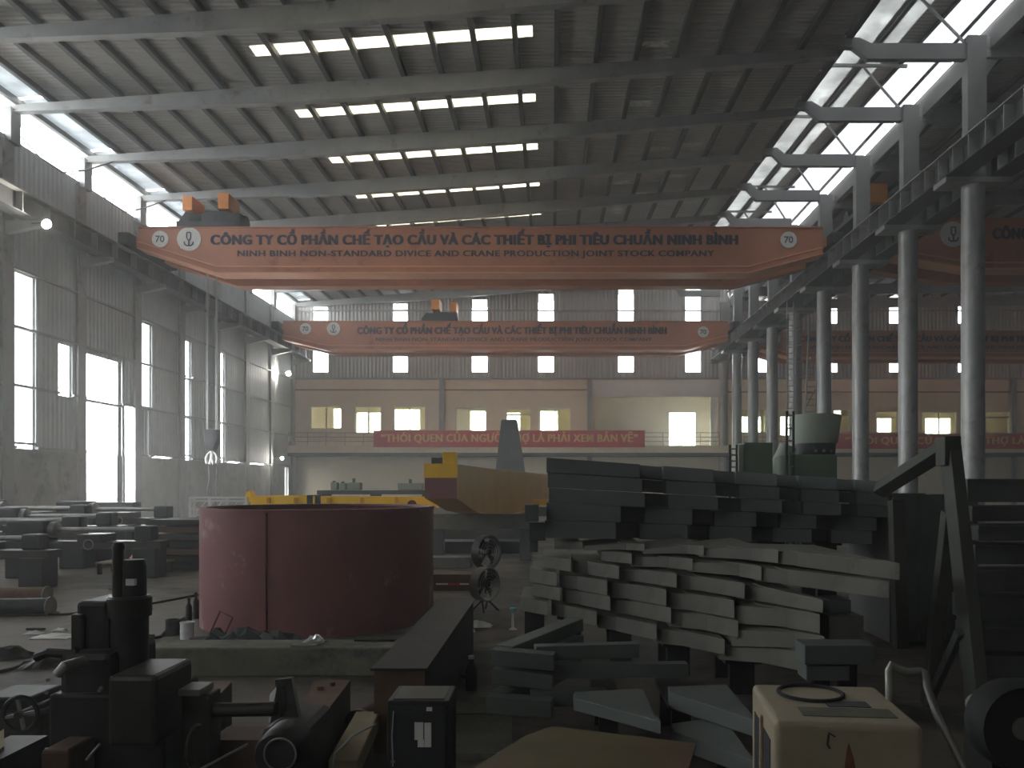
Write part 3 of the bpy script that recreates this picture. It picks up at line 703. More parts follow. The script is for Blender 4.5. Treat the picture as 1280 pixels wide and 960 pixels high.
def can(px, y, r, h, m, label, lid=None):
    x = WX(px,y); t = thing('paint_can', label, 'can', (x,y,0), group='cans beside the drum')
    MB().lathe([(0,0),(r,0),(r,h),(r-.01,h),(r-.01,.02),(0,.02)],(x,y,0),24).build('can_body',m,t,smooth=True)
    MB().ring((x,y,h),r,.008,'Z').build('rim',m,t); MB().ring((x,y,.1),r,.006,'Z').build('rim',m,t)
can(234,10.35,.085,.21,'tin_white','white metal paint can standing left of the red drum')
can(216,10.6,.09,.20,'dark_iron','dark paint can behind the white can')
for i, (px,y,h,lab) in enumerate(((236,11.6,.32,'dark bottle nearest the white paint can'),(245,11.9,.36,'taller dark bottle between the others behind the cans'),(253,12.1,.34,'dark bottle nearest the red drum'))):
    x = WX(px,y); t = thing('gas_bottle', lab, 'bottle', (x,y,0), group='bottles behind the cans')
    MB().lathe([(0,0),(.045,0),(.045,h*.7),(.018,h*.85),(.018,h),(0,h)],(x,y,0),16).build('bottle_body','dark_iron',t,smooth=True)
    MB().lathe([(0,h),(.024,h),(.024,h+.03),(0,h+.03)],(x,y,0),12).build('bottle_cap','machine_black',t)

# --- beam with a rusty end running from the drum towards the camera
bm = thing('box_beam', 'dark box beam lying on the floor with a rust-brown end facing the camera', 'beam', (WX(500,5.95),6,0))
a, b = Vector((WX(470,5.95),5.95,0)), Vector((WX(530,5.95),5.95,0)); v = Vector((WX(590,9.0)-WX(528,5.95)-.05,3.6,0))
MB().prism([(a.x,5.95,0),(b.x,5.95,0),(b.x,5.95,.62),(a.x,5.95,.62)],v).build('beam_body','dark_iron',bm)
MB().prism([(a.x-.01,5.93,0),(b.x+.01,5.93,0),(b.x+.01,5.93,.615),(a.x-.01,5.93,.615)],(0,.02,0)).build('end_plate','rust_brown',bm)
MB().prism([(a.x-.03,5.9,.62),(b.x+.03,5.9,.62),(b.x+.03,5.9,.64),(a.x-.03,5.9,.64)],v).build('top_plate','dark_iron',bm)

# --- dark control cabinet with paper labels
YC = 4.5
cb = thing('control_cabinet', 'dark metal control cabinet with torn white paper labels, at the bottom of the picture', 'cabinet', (WX(521,YC),YC,0))
cx0, cx1, cz = WX(484,YC), WX(561,YC), WZ(876,YC)
B(cx0,cx1,YC,YC+.34,0,cz).build('cabinet_body','dark_iron',cb,bevel=.008)
B(cx0+.03,cx1-.03,YC+.03,YC+.31,cz-.002,cz+.004).build('top_tray','oily_iron',cb)
B(cx0+.02,cx1-.02,YC-.012,YC,.05,cz-.03).build('cabinet_door','machine_black',cb,bevel=.004)
for (x0,x1,y0,y1) in ((518,529,903,925),(522,530,925,934),(530.5,539,903.5,934),(533,540,884,889)):
    pb(x0,x1,y0,y1,YC-.016,.003).build('paper_label','paper_white',cb)
MB().tube([W(492,889,YC-.02),W(490,920,YC-.02),W(491,950,YC-.02),W(491,958,YC-.02)],.004,6).build('cable','rope_grey',cb)
MB().cyl(W(491,952,YC-.012),W(491,952,YC-.035),.012,n=12).build('lock','worn_steel',cb)
# plank and cord left of the cabinet
pl = MB().prism([W(410,950,4.9),W(447,950,4.9),W(447,975,4.9),W(410,975,4.9)], W(475,889,6.0)-W(447,950,4.9))
single('steel_channel', pl, 'wood_plank', 'pale worn plank sloping up between the lever machine and the rusty beam end', 'plank', W(430,950,4.9), bevel=.01)
single('cord', MB().tube([W(416,958,4.8),W(418,942,4.85),W(440,920,4.95),W(470,905,5.2)],.006,6), 'rope_grey', 'thin pale cord lying over the worn plank', 'cord', W(416,958,4.8))

# --- lathe bed rails between kerb and camera
def bed_rail(p0, p1, q0, q1, label, z):
    t = thing('bed_rail', label, 'rail', ((p0[0]+p1[0])/2, p0[1], 0), group='bed rails before the kerb')
    a, b, c, e = [Vector(k) for k in (p0, p1, q1, q0)]
    MB().prism([(k.x,k.y,0) for k in (a,b,c,e)],(0,0,z-.02)).build('rail_body','dark_iron',t)
    MB().prism([(k.x,k.y,z-.02) for k in (a,b,c,e)],(0,0,.02)).build('top_plate','rust_brown',t)
    return t
def onz(px, py, z):                                  # floor-parallel point: pixel at height z
    Y = (CZ-z)*F/(py-VY); return Vector((WX(px,Y),Y,z))
t = bed_rail(onz(205,893,.35),onz(250,893,.35),onz(225,852,.35),onz(290,852,.35),'dark bed rail with a rusty plate on top beside the black machine',.35)
t = bed_rail(onz(374,900,.35),onz(400,900,.35),onz(392,850,.35),onz(438,850,.35),'dark bed rail with a rusty plate right of the upright bracket',.35)
for (px,py) in ((400,862),(415,857)): 
    q = onz(px,py,.35); MB().cyl(q,q+Vector((0,0,.03)),.025,n=8).build('bolt','rust_brown',t)
q = onz(448,905,.11); Yq = q.y
t = thing('pipe_piece', 'open end of a short rusty pipe on the floor right of the bed rail', 'pipe', (q.x,q.y,0))
MB().lathe([(.075,-.0),(.09,0),(.09,.7),(.075,.7),(.075,0)],(0,0,0),24,'Y').build('pipe_wall','rust_brown',t,world=False,smooth=True); t.location = (q.x,q.y,.11); t.rotation_euler = (0,0,-.2)
MB().lathe([(.077,-.015),(.115,-.015),(.115,.03),(.077,.03),(.077,-.015)],(0,0,0),24,'Y').build('flange','worn_steel',t,world=False)

# --- black machine at the left
YM = 5.0; PX_ = lambda p, y=YM: WX(p,y); PZ_ = lambda p, y=YM: WZ(p,y)
mm = thing('machine_tool', 'black upright machine tool with a thick vertical cylinder, at the left front', 'machine', (PX_(140),YM,0))
pb(60,205,868,1005,YM,.5).build('machine_base','dark_iron',mm,bevel=.02)
B(PX_(62),PX_(208),YM-.1,YM+.6,0,.12).build('machine_foot','dark_iron',mm,bevel=.02)
pb(133,195,845,935,YM-.22,.5).build('gear_box','oily_iron',mm,bevel=.03)
pb(72,140,815,880,YM+.05,.6).build('head_block','dark_iron',mm,bevel=.05)
pb(94,136,752,822,YM+.15,.4).build('side_block','dark_iron',mm,bevel=.03)
pb(88,102,768,830,YM+.12,.3).build('side_plate','oily_iron',mm,bevel=.01)
cxm = PX_(162,YM+.25)
MB().lathe([(0,PZ_(868)),(.115,PZ_(868)),(.115,PZ_(776)),(.118,PZ_(776)),(0,PZ_(776))],(cxm,YM+.25,0),32).build('cylinder','dark_iron',mm,smooth=True)
MB().lathe([(0,PZ_(778)),(.133,PZ_(778)),(.135,PZ_(754)),(.12,PZ_(751)),(0,PZ_(751))],(cxm,YM+.25,0),32).build('cylinder_collar','oily_iron',mm,smooth=True)
MB().lathe([(0,PZ_(752)),(.075,PZ_(752)),(.075,PZ_(712)),(.062,PZ_(704)),(0,PZ_(703))],(cxm+.03,YM+.25,0),24).build('motor','dark_iron',mm,smooth=True)
pb(157,168,724,732,YM+.155,.03).build('name_plate','plate_white',mm)
MB().tube([(cxm-.05,YM+.2,PZ_(752)),(cxm-.05,YM+.2,PZ_(700)),(cxm-.045,YM+.2,PZ_(684))],.034,10).build('valve_pipe','oily_iron',mm,smooth=True)
MB().lathe([(0,0),(.038,0),(.04,.02),(.03,.045),(0,.05)],(cxm-.045,YM+.2,PZ_(690)),14).build('valve_cap','dark_iron',mm,smooth=True)
MB().tube([W(72,843,YM-.15),W(80,834,YM-.15),W(104,828,YM-.02)],[.03,.036,.04],14).build('lever_stub','worn_steel',mm,smooth=True)
for (px,py) in ((60,850),(58,866),(126,860),(124,863)): MB().cyl(W(px,py,YM-.02),W(px,py,YM-.05),.012,n=8).build('bolt','worn_steel',mm)
MB().tube([W(45,822,YM+.1),W(60,816,YM+.1),W(94,818,YM+.1),W(98,812,YM+.1)],.03,8).build('pipe','dark_iron',mm)
MB().tube([W(108,950,YM-.3),W(125,930,YM-.3)],.008,6).build('rod','worn_steel',mm)
pb(50,86,938,1000,YM-.3,.28).build('rust_box','rust_brown',mm,bevel=.02)
for px in (58,74,80): MB().cyl(W(px,938,YM-.2),W(px,935,YM-.2),.01,n=8).build('bolt','worn_steel',mm)
# handwheel with pale spokes further left
hw = thing('handwheel', 'dark handwheel with pale crossed spokes at the left edge', 'wheel', W(26,893,5.6))
c_ = W(26,893,5.6)
MB().ring(c_,.12,.018,'Y').build('rim','dark_iron',hw)
for a in (0.2, 1.77): MB().bar(c_-Vector((math.cos(a),0,math.sin(a)))*.12,c_+Vector((math.cos(a),0,math.sin(a)))*.12,.02,.02).build('spoke','worn_steel',hw)
MB().cyl(c_-Vector((0,.04,0)),c_+Vector((0,.5,0)),.025,n=10).build('shaft','dark_iron',hw)
pdk = thing('pedestal', 'dark iron pedestal behind the handwheel at the left edge', 'pedestal', (WX(10,6.0),6.0,0))
pb(-20,50,890,990,5.85,.5).build('pedestal_body','oily_iron',pdk,bevel=.03); pb(-25,38,872,892,5.9,.4).build('pedestal_top','dark_iron',pdk,bevel=.02)
q0, q1, q2, q3 = onz(-40,975,.45), onz(5,938,.45), onz(5,916,.45), onz(-40,945,.45)
t = thing('steel_plate', 'pale worn steel plate on a block in the bottom left corner', 'plate', (q0.x,q0.y,0))
MB().prism([q0,q1,q2,q3],(0,0,.025)).build('plate_top','wood_plank',t); B(q0.x-.05,q1.x-.15,q0.y+.1,q2.y-.05,0,.45).build('block','dark_iron',t)

# --- lever machine (shaft, wheel, upright bracket) in the middle front
YV = 5.0
lv = thing('lever_machine', 'dark old machine with a horizontal shaft and a spoked wheel, in the middle front', 'machine', (WX(310,YV),YV,0))
pb(226,262,868,985,YV,.18).build('bearing_post','oily_iron',lv,bevel=.015)
pb(222,250,862,870,YV-.03,.2).build('post_cap','worn_steel',lv,bevel=.005)
MB().cyl(W(240,888,YV+.08),W(345,886,YV+.08),.045,n=18).build('shaft','oily_iron',lv,smooth=True)
MB().ring(W(245,932,YV-.06),.125,.012,'X',24).build('wheel_rim','oily_iron',lv)
MB().prism([W(337,868,YV+.3),W(346,858,YV+.3),W(353,920,YV),W(335,920,YV)],(.04,.02,0)).build('bracket_cheek','oily_iron',lv)
MB().prism([W(344,850,YV+.4),W(364,848,YV+.4),W(376,915,YV),W(346,918,YV)],(0,.06,0)).build('bracket','dark_iron',lv)
pb(322,386,912,1000,YV-.15,.6).build('motor_block','dark_iron',lv,bevel=.06)
MB().lathe([(0,0),(.12,0),(.14,.05),(.14,.25),(0,.3)],W(345,945,YV-.45),28,'Y').build('flywheel','dark_iron',lv,smooth=True)
MB().ring(W(350,943,YV-.47),.09,.006,'Y',24).build('guard_ring','worn_steel',lv)
MB().tube([W(250,962,YV-.3),W(310,930,YV-.25)],.008,6).build('tie_rod','worn_steel',lv)
B(WX(215,YV),WX(392,YV),YV-.2,YV+.55,0,.1).build('sole_plate','dark_iron',lv)
pb(262,326,925,990,YV+.2,.3).build('crate','rust_brown',lv)
single('blue_sheet', MB().prism([onz(225,958,.12),onz(268,948,.12),onz(262,932,.12),onz(228,940,.12)],(0,0,.006)), 'cyan_plastic', 'small scrap of bluish plastic under the horizontal shaft', 'scrap', onz(240,945,.12))

# --- cables and litter on the floor at the left
single('floor_cable', MB().tube([onz(-10,842,.015),onz(60,826,.015),onz(130,808,.015),onz(200,796,.015),onz(215,780,.015),onz(262,757,.015)],.02,6), 'rubber', 'long black cable snaking over the floor at the left', 'cable', onz(-10,842,.015))
single('floor_cable', MB().tube([onz(-10,770,.015),onz(80,768,.015),onz(150,762,.015),onz(255,742,.015)],.018,6), 'rubber', 'black cable farther back on the floor before the lathes', 'cable', onz(-10,770,.015))
for i, (px,py,sx,lab) in enumerate(((68,796,.28,'largest white paper sheet on the floor left of the machine'),(42,792,.12,'small white scrap at the far left on the floor'),(75,788,.1,'small white scrap behind the large paper sheet'),(15,752,.18,'white scrap beside the pipes at the left edge'))):
    q = onz(px,py,0.004); single('paper_scrap', crumple((q.x,q.y,.004),sx,sx*.6,.05,20+i,5), 'paper_white', lab, 'paper', q, 'litter')
for i,(px,py,L_,lab) in enumerate(((8,822,.5,'dark block on the floor at the left edge'),(55,832,.45,'heap of dark scrap right of the block'))):
    q = onz(px,py,0); single('iron_scrap', crumple((q.x,q.y,.0),L_*.6,.25,.16,40+i,6), 'dark_iron', lab, 'scrap', q)
for i,(px,py,lab) in enumerate(((20,748,'upper pipe lying on the floor at the left edge'),(20,764,'lower dark pipe on the floor at the left edge'))):
    q = onz(px,py+6,0); t = thing('floor_pipe', lab, 'pipe', (q.x,q.y,0), group='pipes at the left edge')
    MB().cyl((q.x-1.2,q.y,.13),(q.x+.45,q.y+.1,.13),.13,n=18).build('pipe_wall','rust_brown' if i == 0 else 'dark_iron',t,smooth=True)
    MB().cyl((q.x+.45,q.y+.1,.13),(q.x+.47,q.y+.1,.13),.15,n=18).build('pipe_flange','worn_steel',t)

# ------------------------------------------------------------------ pile of grey-green steel frames
FEET = []
def frame_piece(a, b, ya, yb, ha, hb, Ya, Yb, m, label, group, rec=0.10, dep=0.16, arm=1.0, a2=None):
    """a welded girder: thick head plate from pixel a to b (left end set back, right end proud) and a body running straight back"""
    At, Ab = W(a,ya,Ya+rec), W(a,ya+ha,Ya+rec); Bt, Bb = W(b,yb,Yb-.02), W(b,yb+hb,Yb-.02)
    base = (At+Ab+Bt+Bb)/4; base.z = min(Ab.z,Bb.z)
    t = thing('steel_girder', label, 'steel girder', base, group=group)
    d = Vector((0, dep, 0)); yb_ = max(At.y, Bt.y)+dep
    MB().prism([At,Bt,Bb,Ab], d).build('head_plate', m, t, bevel=.006)
    xa = At.x+.01 if a2 is None else min(At.x, WX(a2, Ya))+.01; xb = Bt.x-.02
    e = .008; k = (xa-At.x)/max(.05, Bt.x-At.x); 
    zat, zab, zbt, zbb = At.z-e+(Bt.z-At.z)*k, Ab.z+e+(Bb.z-Ab.z)*k, Bt.z-e, Bb.z+e
    MB().add([(xa,At.y+dep*.9,zab),(xb,Bt.y+dep*.9,zbb),(xb,yb_+arm,zbb),(xa,yb_+arm,zab),(xa,At.y+dep*.9,zat),(xb,Bt.y+dep*.9,zbt),(xb,yb_+arm,zbt),(xa,yb_+arm,zat)],
             [(0,3,2,1),(4,5,6,7),(0,1,5,4),(1,2,6,5),(2,3,7,6),(3,0,4,7)]).build('girder_body', m, t)
    MB().prism([(xa,yb_+arm,zab),(xb,yb_+arm,zbb),(xb,yb_+arm,zbt),(xa,yb_+arm,zat)],(0,.02,0)).build('end_plate', m, t)
    FEET.append(((xa+xb)/2, yb_+.1, min(zab,zbb)-e-.004, label))
    return t
G1, G2 = 'frames in the upper part of the pile', 'frames in the lower part of the pile'
# rows: list of (x0,x1,y0) with slope, height and distance as functions of x; top row first
def interp(tab, x):
    if x <= tab[0][0]: return tab[0][1]
    for (x0,v0),(x1,v1) in zip(tab, tab[1:]):
        if x <= x1: return lerp(v0,v1,(x-x0)/(x1-x0))
    return tab[-1][1]
segA = [(683,800),(829,892),(920,972),(998,1046),(1068,1106)]
segB = [(683,776),(806,866),(893,946),(975,1021),(1045,1096)]
YA = [(683,9.0),(1106,9.6)]
ROWS = []
for k,(y0,y1) in enumerate(((572,602),(590.8,617.2),(609.6,632.4))):
    off = (0, 3, 6)[k]
    ROWS.append(([(a+off if a > 683 else a+off*.5, b+off) for a,b in segA], [(683,y0),(1106,y1)], [(683,18.9),(1106,15.3)], YA, 'green_grey', G1))
for k,(y0,y1) in enumerate(((628.4,647.6),(650.4,664.1))):
    off = -6*k
    ROWS.append(([(a+off if a > 683 else a-k*2, b+off) for a,b in segB], [(683,y0),(1096,y1)], [(683,22),(1096,16.5)], [(683,8.9),(1096,9.7)], 'green_grey', G1))
YL = [(650,9.6),(1030,6.3),(1125,5.9)]
ROWS.append(([(693,728),(775,806),(850,880),(916,973),(998,1125)], [(693,676),(940,684),(998,690),(1125,704)], [(693,11),(775,9),(850,11),(916,15),(998,19),(1125,22)], [(650,9.75),(1030,6.5),(1125,6.0)], 'olive_grey', G2))
ROWS.append(([(752,790),(825,866),(906,952),(977,1111)], [(686,689),(752,688.5),(825,695),(906,702),(977,711),(1111,727)], [(686,5),(752,13),(906,16),(977,20),(1111,22)], [(650,9.65),(1030,6.4),(1125,5.9)], 'olive_grey', G2))
ROWS.append(([(678,713),(735,774),(800,846),(870,931),(949,1029)], [(678,695),(735,702),(800,712),(870,719.5),(949,732),(1029,750)], [(678,14.5),(735,17),(800,16.5),(870,19),(949,20),(1029,17)], YL, 'olive_grey', G2))
ROWS.append(([(662,696),(722,759),(785,833),(858,918),(947,1025)], [(662,711),(722,720),(785,729.5),(858,741),(947,755),(1025,768)], [(662,17),(722,18),(785,20),(858,22),(947,24),(1025,25)], YL, 'olive_grey', G2))
ROWS.append(([(665,700),(726,763),(789,839),(868,923),(956,1031)], [(665,729),(726,739),(789,750.5),(868,765),(956,783),(1031,796)], [(665,16),(726,18),(789,19),(868,21),(956,22),(1031,23)], YL, 'olive_grey', G2))
ROWS.append(([(650,685),(705,746),(770,821),(848,906),(932,1008)], [(650,746.5),(705,756),(770,770.5),(848,787),(932,805),(1008,817)], [(650,17),(705,18),(770,19),(848,20),(932,20),(1008,24)], YL, 'olive_grey', G2))
for r,(segs,ty,th,tY,m,grp) in enumerate(ROWS):
    for j,(a,b) in enumerate(segs):
        a2 = segs[j-1][1]+3 if j else None
        lab = 'grey steel girder, %s from left, %s layer from the top of the pile' % (ORD[j], ORD[r])
        Ya, Yb = interp(tY,a), interp(tY,b)
        rec = .30 if r < 5 else .16
        if b-a > 125 and r > 4: rec = .06
        frame_piece(a, b, interp(ty,a), interp(ty,b), interp(th,a)-.5, interp(th,b)-.5, Ya, Yb, m, lab, grp, rec=rec, arm=1.15 if r < 5 else .8, dep=.24, a2=a2)
# short blocks at the ends of the pile
for i,(x0,x1,y0,y1,Y,d_,m,lab) in enumerate((
    (656,673,631,652,8.95,.3,'green_grey','short grey-green block at the left end of the pile, level with its fourth layer'),
    (661,682,653,676,9.2,.3,'steel_dark','short dark block under the left end of the upper pile'),
    (662,672,676,690,9.3,.3,'green_grey','narrow grey-green block at the left end of the lower pile'),
    (1006,1094,807,831,6.0,.25,'green_grey','grey-green block at the right end of the lowest layer'),
    (1008,1062,832,851,6.05,.22,'green_grey','small grey-green block under the right end of the lowest layer'),
    (1036,1080,770,801,6.5,.3,'olive_grey','squat olive-grey block at the right end of the ninth layer'),
    (1036,1064,750,766,6.6,.3,'green_grey','small block at the right end of the eighth layer'))):
    t = thing('spacer_block', lab, 'block', W((x0+x1)/2,y1,Y), group='blocks at the ends of the pile')
    pb(x0,x1,y0,y1,Y,d_).build('block_body',m,t,bevel=.006)
    pb(x0+2,x0+4,y0+2,y1-2,Y-.004,.006).build('weld_strip',m,t)
def stand(x, y, z, label, w_=.34):
    t = thing('support_stand', label, 'stand', (x,y,0), group='stands under the pile')
    B(x-w_/2,x+w_/2,y-.1,y+.7,z-.04,z).build('stand_top','dark_iron',t)
    for sy in (-.05,.6): B(x-w_*.35,x+w_*.35,y+sy,y+sy+.08,0,z-.04).build('leg','dark_iron',t)
FR = {f[3]: f for f in FEET}
for r in (4, 10):
    for j in range(2 if r == 4 else 0, 5):
        f = FR['grey steel girder, %s from left, %s layer from the top of the pile' % (ORD[j], ORD[r])]
        stand(f[0], f[1], f[2], 'dark stand under the %s girder from left of the %s layer' % (ORD[j], ORD[r]))
# triangular frames at the foot of the pile
def tri_frame(x0,x1,y0,y1,h,Y,label,arm1,arm2,m='green_grey'):
    A, Bq = W(x0,y0,Y), W(x1,y1,Y); hh = h*Y/F
    t = thing('triangular_truss', label, 'steel frame', (A.x,A.y,A.z-hh), group='triangular frames at the foot of the pile')
    C = W(x0+arm1[0],y0,Y); top = A.z
    MB().prism([A,Bq,Bq-Vector((0,0,hh)),A-Vector((0,0,hh))],(.02,.15,0)).build('front_bar',m,t,bevel=.006)
    p0 = A+Vector((.09,.15,-hh/2)); MB().bar(p0,p0+Vector((arm1[1],arm1[2],0)),.16,hh*.98).build('slanted_arm',m,t,bevel=.005)
    p1 = A+Vector((.34,.2,-hh/2)); MB().bar(p1,p1+Vector((arm2[0],arm2[1],-.01)),.12,hh*.92).build('cross_arm',m,t,bevel=.005)
tri_frame(614,692,812,819,20,6.3,'topmost triangular steel frame at the left foot of the pile',(10,.62,1.35),(.85,.16))
tri_frame(615,691,836,844,19,6.32,'middle triangular steel frame at the left foot of the pile',(10,.62,1.3),(1.25,.10))
tri_frame(607,689,871,877,21,6.1,'lowest triangular steel frame at the left foot of the pile',(10,.62,1.25),(.6,.10))
for i,(x0,x1,ya,yb,h,Ya,Yb,lab) in enumerate(((717,826,872,902,16,5.75,5.15,'steel beam sloping down just above the brown plate'),
      (838,956,865,905,21,5.75,5.0,'olive beam left of the cream machine, upper one'),(842,952,914,955,21,5.3,4.6,'olive beam left of the cream machine, lower one'))):
    frame_piece(x0,x1,ya,yb,h,h,Ya,Yb,'green_grey','%s' % ('grey '+lab),'beams below the pile',rec=.05,arm=.05,dep=.12)
for k, f in enumerate(FEET[-3:]):
    if f[2] > .06: stand(f[0]+(0,-.12,.16)[k], f[1]-(0,0,.25)[k], f[2], 'dark stand under the %s' % f[3].replace('grey ','',1), .2)
stand(WX(1058,6.6), 6.6, WZ(801,6.5)-.004, 'dark stand under the squat olive-grey block at the pile end', .2)
# brown plate in the foreground
q = [onz(560,985,.62),onz(655,925,.62),onz(690,912,.62),onz(870,934,.62),onz(855,985,.62)]
t = thing('sheet_plate', 'wide rusty olive steel plate lying in the foreground', 'plate', (q[2].x,q[0].y,0))
MB().prism(q,(0,0,.02)).build('plate_sheet','plate_rusty',t)
for k,(px,py) in enumerate(((640,955),(800,955),(700,925),(820,935))):
    o = onz(px,py,.62); B(o.x-.05,o.x+.05,o.y-.05,o.y+.05,0,.62).build('trestle_leg','dark_iron',t)

# ------------------------------------------------------------------ cream welding machine
wx, wy_ = WX(1061,3.05), 3.05
wm = thing('welding_machine', 'worn cream metal welding machine with rust stains, bottom right', 'machine', (wx,wy_,0), rz=-.10)
HW, HD, HT = .275, .60, 1.085
def wl(mb, name, m, par=wm, **k): return mb.build(name, m, par, world=False, **k)
body = wl(MB().box(-HW,HW,0,HD,.12,HT), 'housing', 'welder_cream', bevel=.025)
body.modifiers['bevel'].segments = 4
wl(MB().box(-HW-.02,HW+.02,.02,HD-.02,.05,.12),'chassis','dark_iron')
for sx in (-.2,.2):
    for yy in (.1,.5): wl(MB().cyl((sx-.03,yy,.06),(sx+.03,yy,.06),.06,n=16),'caster','rubber')
wl(MB().ring((-.05,.43,HT+.006),.135,.009,'Z',36),'gasket_ring','rubber')
wl(MB().box(-.15,.21,.09,.21,HT-.001,HT+.004),'recess_panel','old_concrete')
wl(MB().box(-.02,.15,.235,.32,HT-.001,HT+.003),'top_slot','machine_black')
# side frame with dark vents
wl(MB().box(-HW-.004,-HW+.002,.10,.26,.25,HT-.10),'side_vent','machine_black'); wl(MB().box(-HW-.004,-HW+.002,.33,.50,.25,HT-.10),'side_vent','machine_black')
wl(MB().box(-HW-.012,-HW-.002,.28,.31,.2,HT-.06),'side_bar','welder_cream')
wl(MB().prism([(.0,-.002,HT-.07),(.018,-.002,HT-.13),(.03,-.002,HT-.2),(.045,-.002,HT-.35),(-.03,-.002,HT-.35),(-.02,-.002,HT-.2),(-.008,-.002,HT-.1)],(0,.003,0)),'rust_run','rust_stain')
wl(MB().tube([(-.075,-.003,HT-.04),(-.08,-.003,HT-.08),(-.07,-.003,HT-.095)],.004,5),'scratch','machine_black'); wl(MB().tube([(-.075,-.003,HT-.035),(-.05,-.003,HT-.05)],.003,5),'scratch','machine_black')
# bent tube handle
hp = [W(1112,880,3.4),W(1111,838,3.42),W(1114,831,3.42),W(1122,836,3.42),W(1134,840,3.42),W(1151,839,3.42),W(1157,842,3.4),W(1160,862,3.36),W(1170,890,3.3),W(1184,918,3.25),W(1200,950,3.2),W(1225,1010,3.1)]
inv = wm.matrix_basis.inverted()
Rz = Matrix.Rotation(.10,3,'Z')
hl = [Rz@(p_-Vector((wx,wy_,0))) for p_ in hp]
wl(MB().tube(hl,.017,10),'tube_handle','worn_steel',smooth=True)

# ------------------------------------------------------------------ trestle and steel stock at the right edge
tr = thing('trestle', 'tall dark steel trestle leaning at the right in front of the columns', 'trestle', (WX(1200,6.5),6.5,0))
def tb(x0,y0,Y0,x1,y1,Y1,wd,th,name,m,t): MB().bar(W(x0,y0,Y0),W(x1,y1,Y1),wd,th,up=(0,1,0)).build(name,m,t,bevel=.006)
tb(1188,560,6.6,1232,970,5.6,.10,.17,'post','trestle_paint',tr)
tb(1187,640,6.55,1160,880,7.0,.10,.10,'leg','trestle_paint',tr)
tb(1182,560,6.7,1100,612,7.6,.12,.13,'brace','trestle_paint',tr)
tb(1120,625,7.7,1126,810,7.6,.12,.12,'leg','trestle_paint',tr)
pb(1181,1202,545,582,6.5,.16).build('post_head','trestle_paint',tr,bevel=.008)
tb(1200,790,6.0,1160,880,6.9,.06,.06,'strut','steel_dark',tr)
for i,(y0,y1,x0,Y) in enumerate(((598,628,1206,9.0),(632,652,1215,8.8),(656,676,1217,8.6),(680,706,1219,8.4),(712,740,1216,8.2),(746,776,1214,8.0),(782,812,1218,7.8),(818,850,1222,7.6))):
    t = thing('steel_beam', 'dark steel beam, %s from the top of the stock at the right edge' % ORD[i], 'beam', W(x0,y1,Y), group='stock at the right edge')
    z0, z1 = max(0,WZ(y1,8.3)+.004), WZ(y0,8.3); X0 = WX(x0,8.3)
    dy = (.0,.05,-.04,.06,.0,.03,-.03,.02)[i]
    B(X0,X0+3.0,8.25+dy,8.7,z0,z1-.004).build('web','steel_dark',t,bevel=.008)
    B(X0-.01,X0+3.0,8.22+dy,8.25+dy,z1-.03,z1-.006).build('flange','steel_dark',t)
q = W(1268,905,4.3); t = thing('wheel_drum', 'dark round wheel in the lower right corner', 'wheel', (q.x,q.y,0))
MB().lathe([(.06,-.08),(.17,-.08),(.22,-.1),(.24,-.05),(.24,.05),(.22,.1),(.17,.08),(.06,.08)],q,32,'Y').build('tyre','rubber',t,smooth=True)
MB().lathe([(0,-.09),(.06,-.09),(.06,.4),(0,.4)],q,16,'Y').build('hub','worn_steel',t)
pb(1240,1300,930,1066,4.36,.3).build('wheel_stand','dark_iron',t)

# dark open box added to stand in for the pile's shadow
YN = 9.8; t = thing('scrap_bin', 'dark box added as shadow between the pile and the trestle', 'bin', (WX(1160,YN),YN,0))
bx0, bx1, bzt = WX(1112,YN), WX(1222,YN), WZ(618,YN)
MB().box(bx0,bx1,YN,YN+.04,.1,bzt).box(bx0,bx1,YN+1.3,YN+1.34,.1,bzt).box(bx0,bx0+.04,YN+.04,YN+1.3,.1,bzt).box(bx1-.04,bx1,YN+.04,YN+1.3,.1,bzt).box(bx0,bx1,YN,YN+1.34,.06,.1).build('shadow_shell','steel_dark',t)
for k in range(4): x = lerp(bx0+.05,bx1-.05,k/3); B(x-.03,x+.03,YN-.05,YN,.1,bzt-.02).build('rib','steel_dark',t)
for k in (0,1): B(bx0+.1+k*.75,bx0+.25+k*.75,YN,YN+1.34,0,.06).build('skid','dark_iron',t)

# ------------------------------------------------------------------ green machinery behind the pile
YG = 17.0
gm = thing('drum_machine', 'green machine with a pale tilted drum on top, behind the pile', 'machine', (WX(1018,YG),YG,0))
def tl(px,py,Y=YG): return W(px,py,Y)
cxg, R_ = WX(1020,YG+.6), .50
MB().lathe([(0,WZ(553,YG)),(.44,WZ(553,YG)),(.46,WZ(551,YG)),(.53,WZ(518,YG)),(.51,WZ(516,YG)),(.42,WZ(552,YG))],(cxg,YG+.6,0),36).build('drum','pale_green',gm,smooth=True)
MB().lathe([(0,WZ(570,YG)),(.40,WZ(570,YG)),(.42,WZ(553,YG)),(0,WZ(553,YG))],(cxg,YG+.6,0),28).build('drive_ring','machine_black',gm,smooth=True)
for a in (-1.9,-1.5,-1.1): MB().cyl((cxg+.41*math.cos(a),YG+.6+.41*math.sin(a),WZ(563,YG)),(cxg+.44*math.cos(a),YG+.6+.44*math.sin(a),WZ(563,YG)),.035,n=10).build('bolt','worn_steel',gm)
B(WX(986,YG),WX(1047,YG),YG,YG+1.1,0,WZ(568,YG)).build('machine_body','dull_green',gm,bevel=.04)
g2 = thing('green_cabinet', 'dark green cabinet with a pale edge behind the pile', 'cabinet', (WX(945,YG),YG,0))
B(WX(930,YG),WX(966,YG),YG,YG+.8,0,WZ(553,YG)).build('cabinet_body','dull_green',g2,bevel=.02)
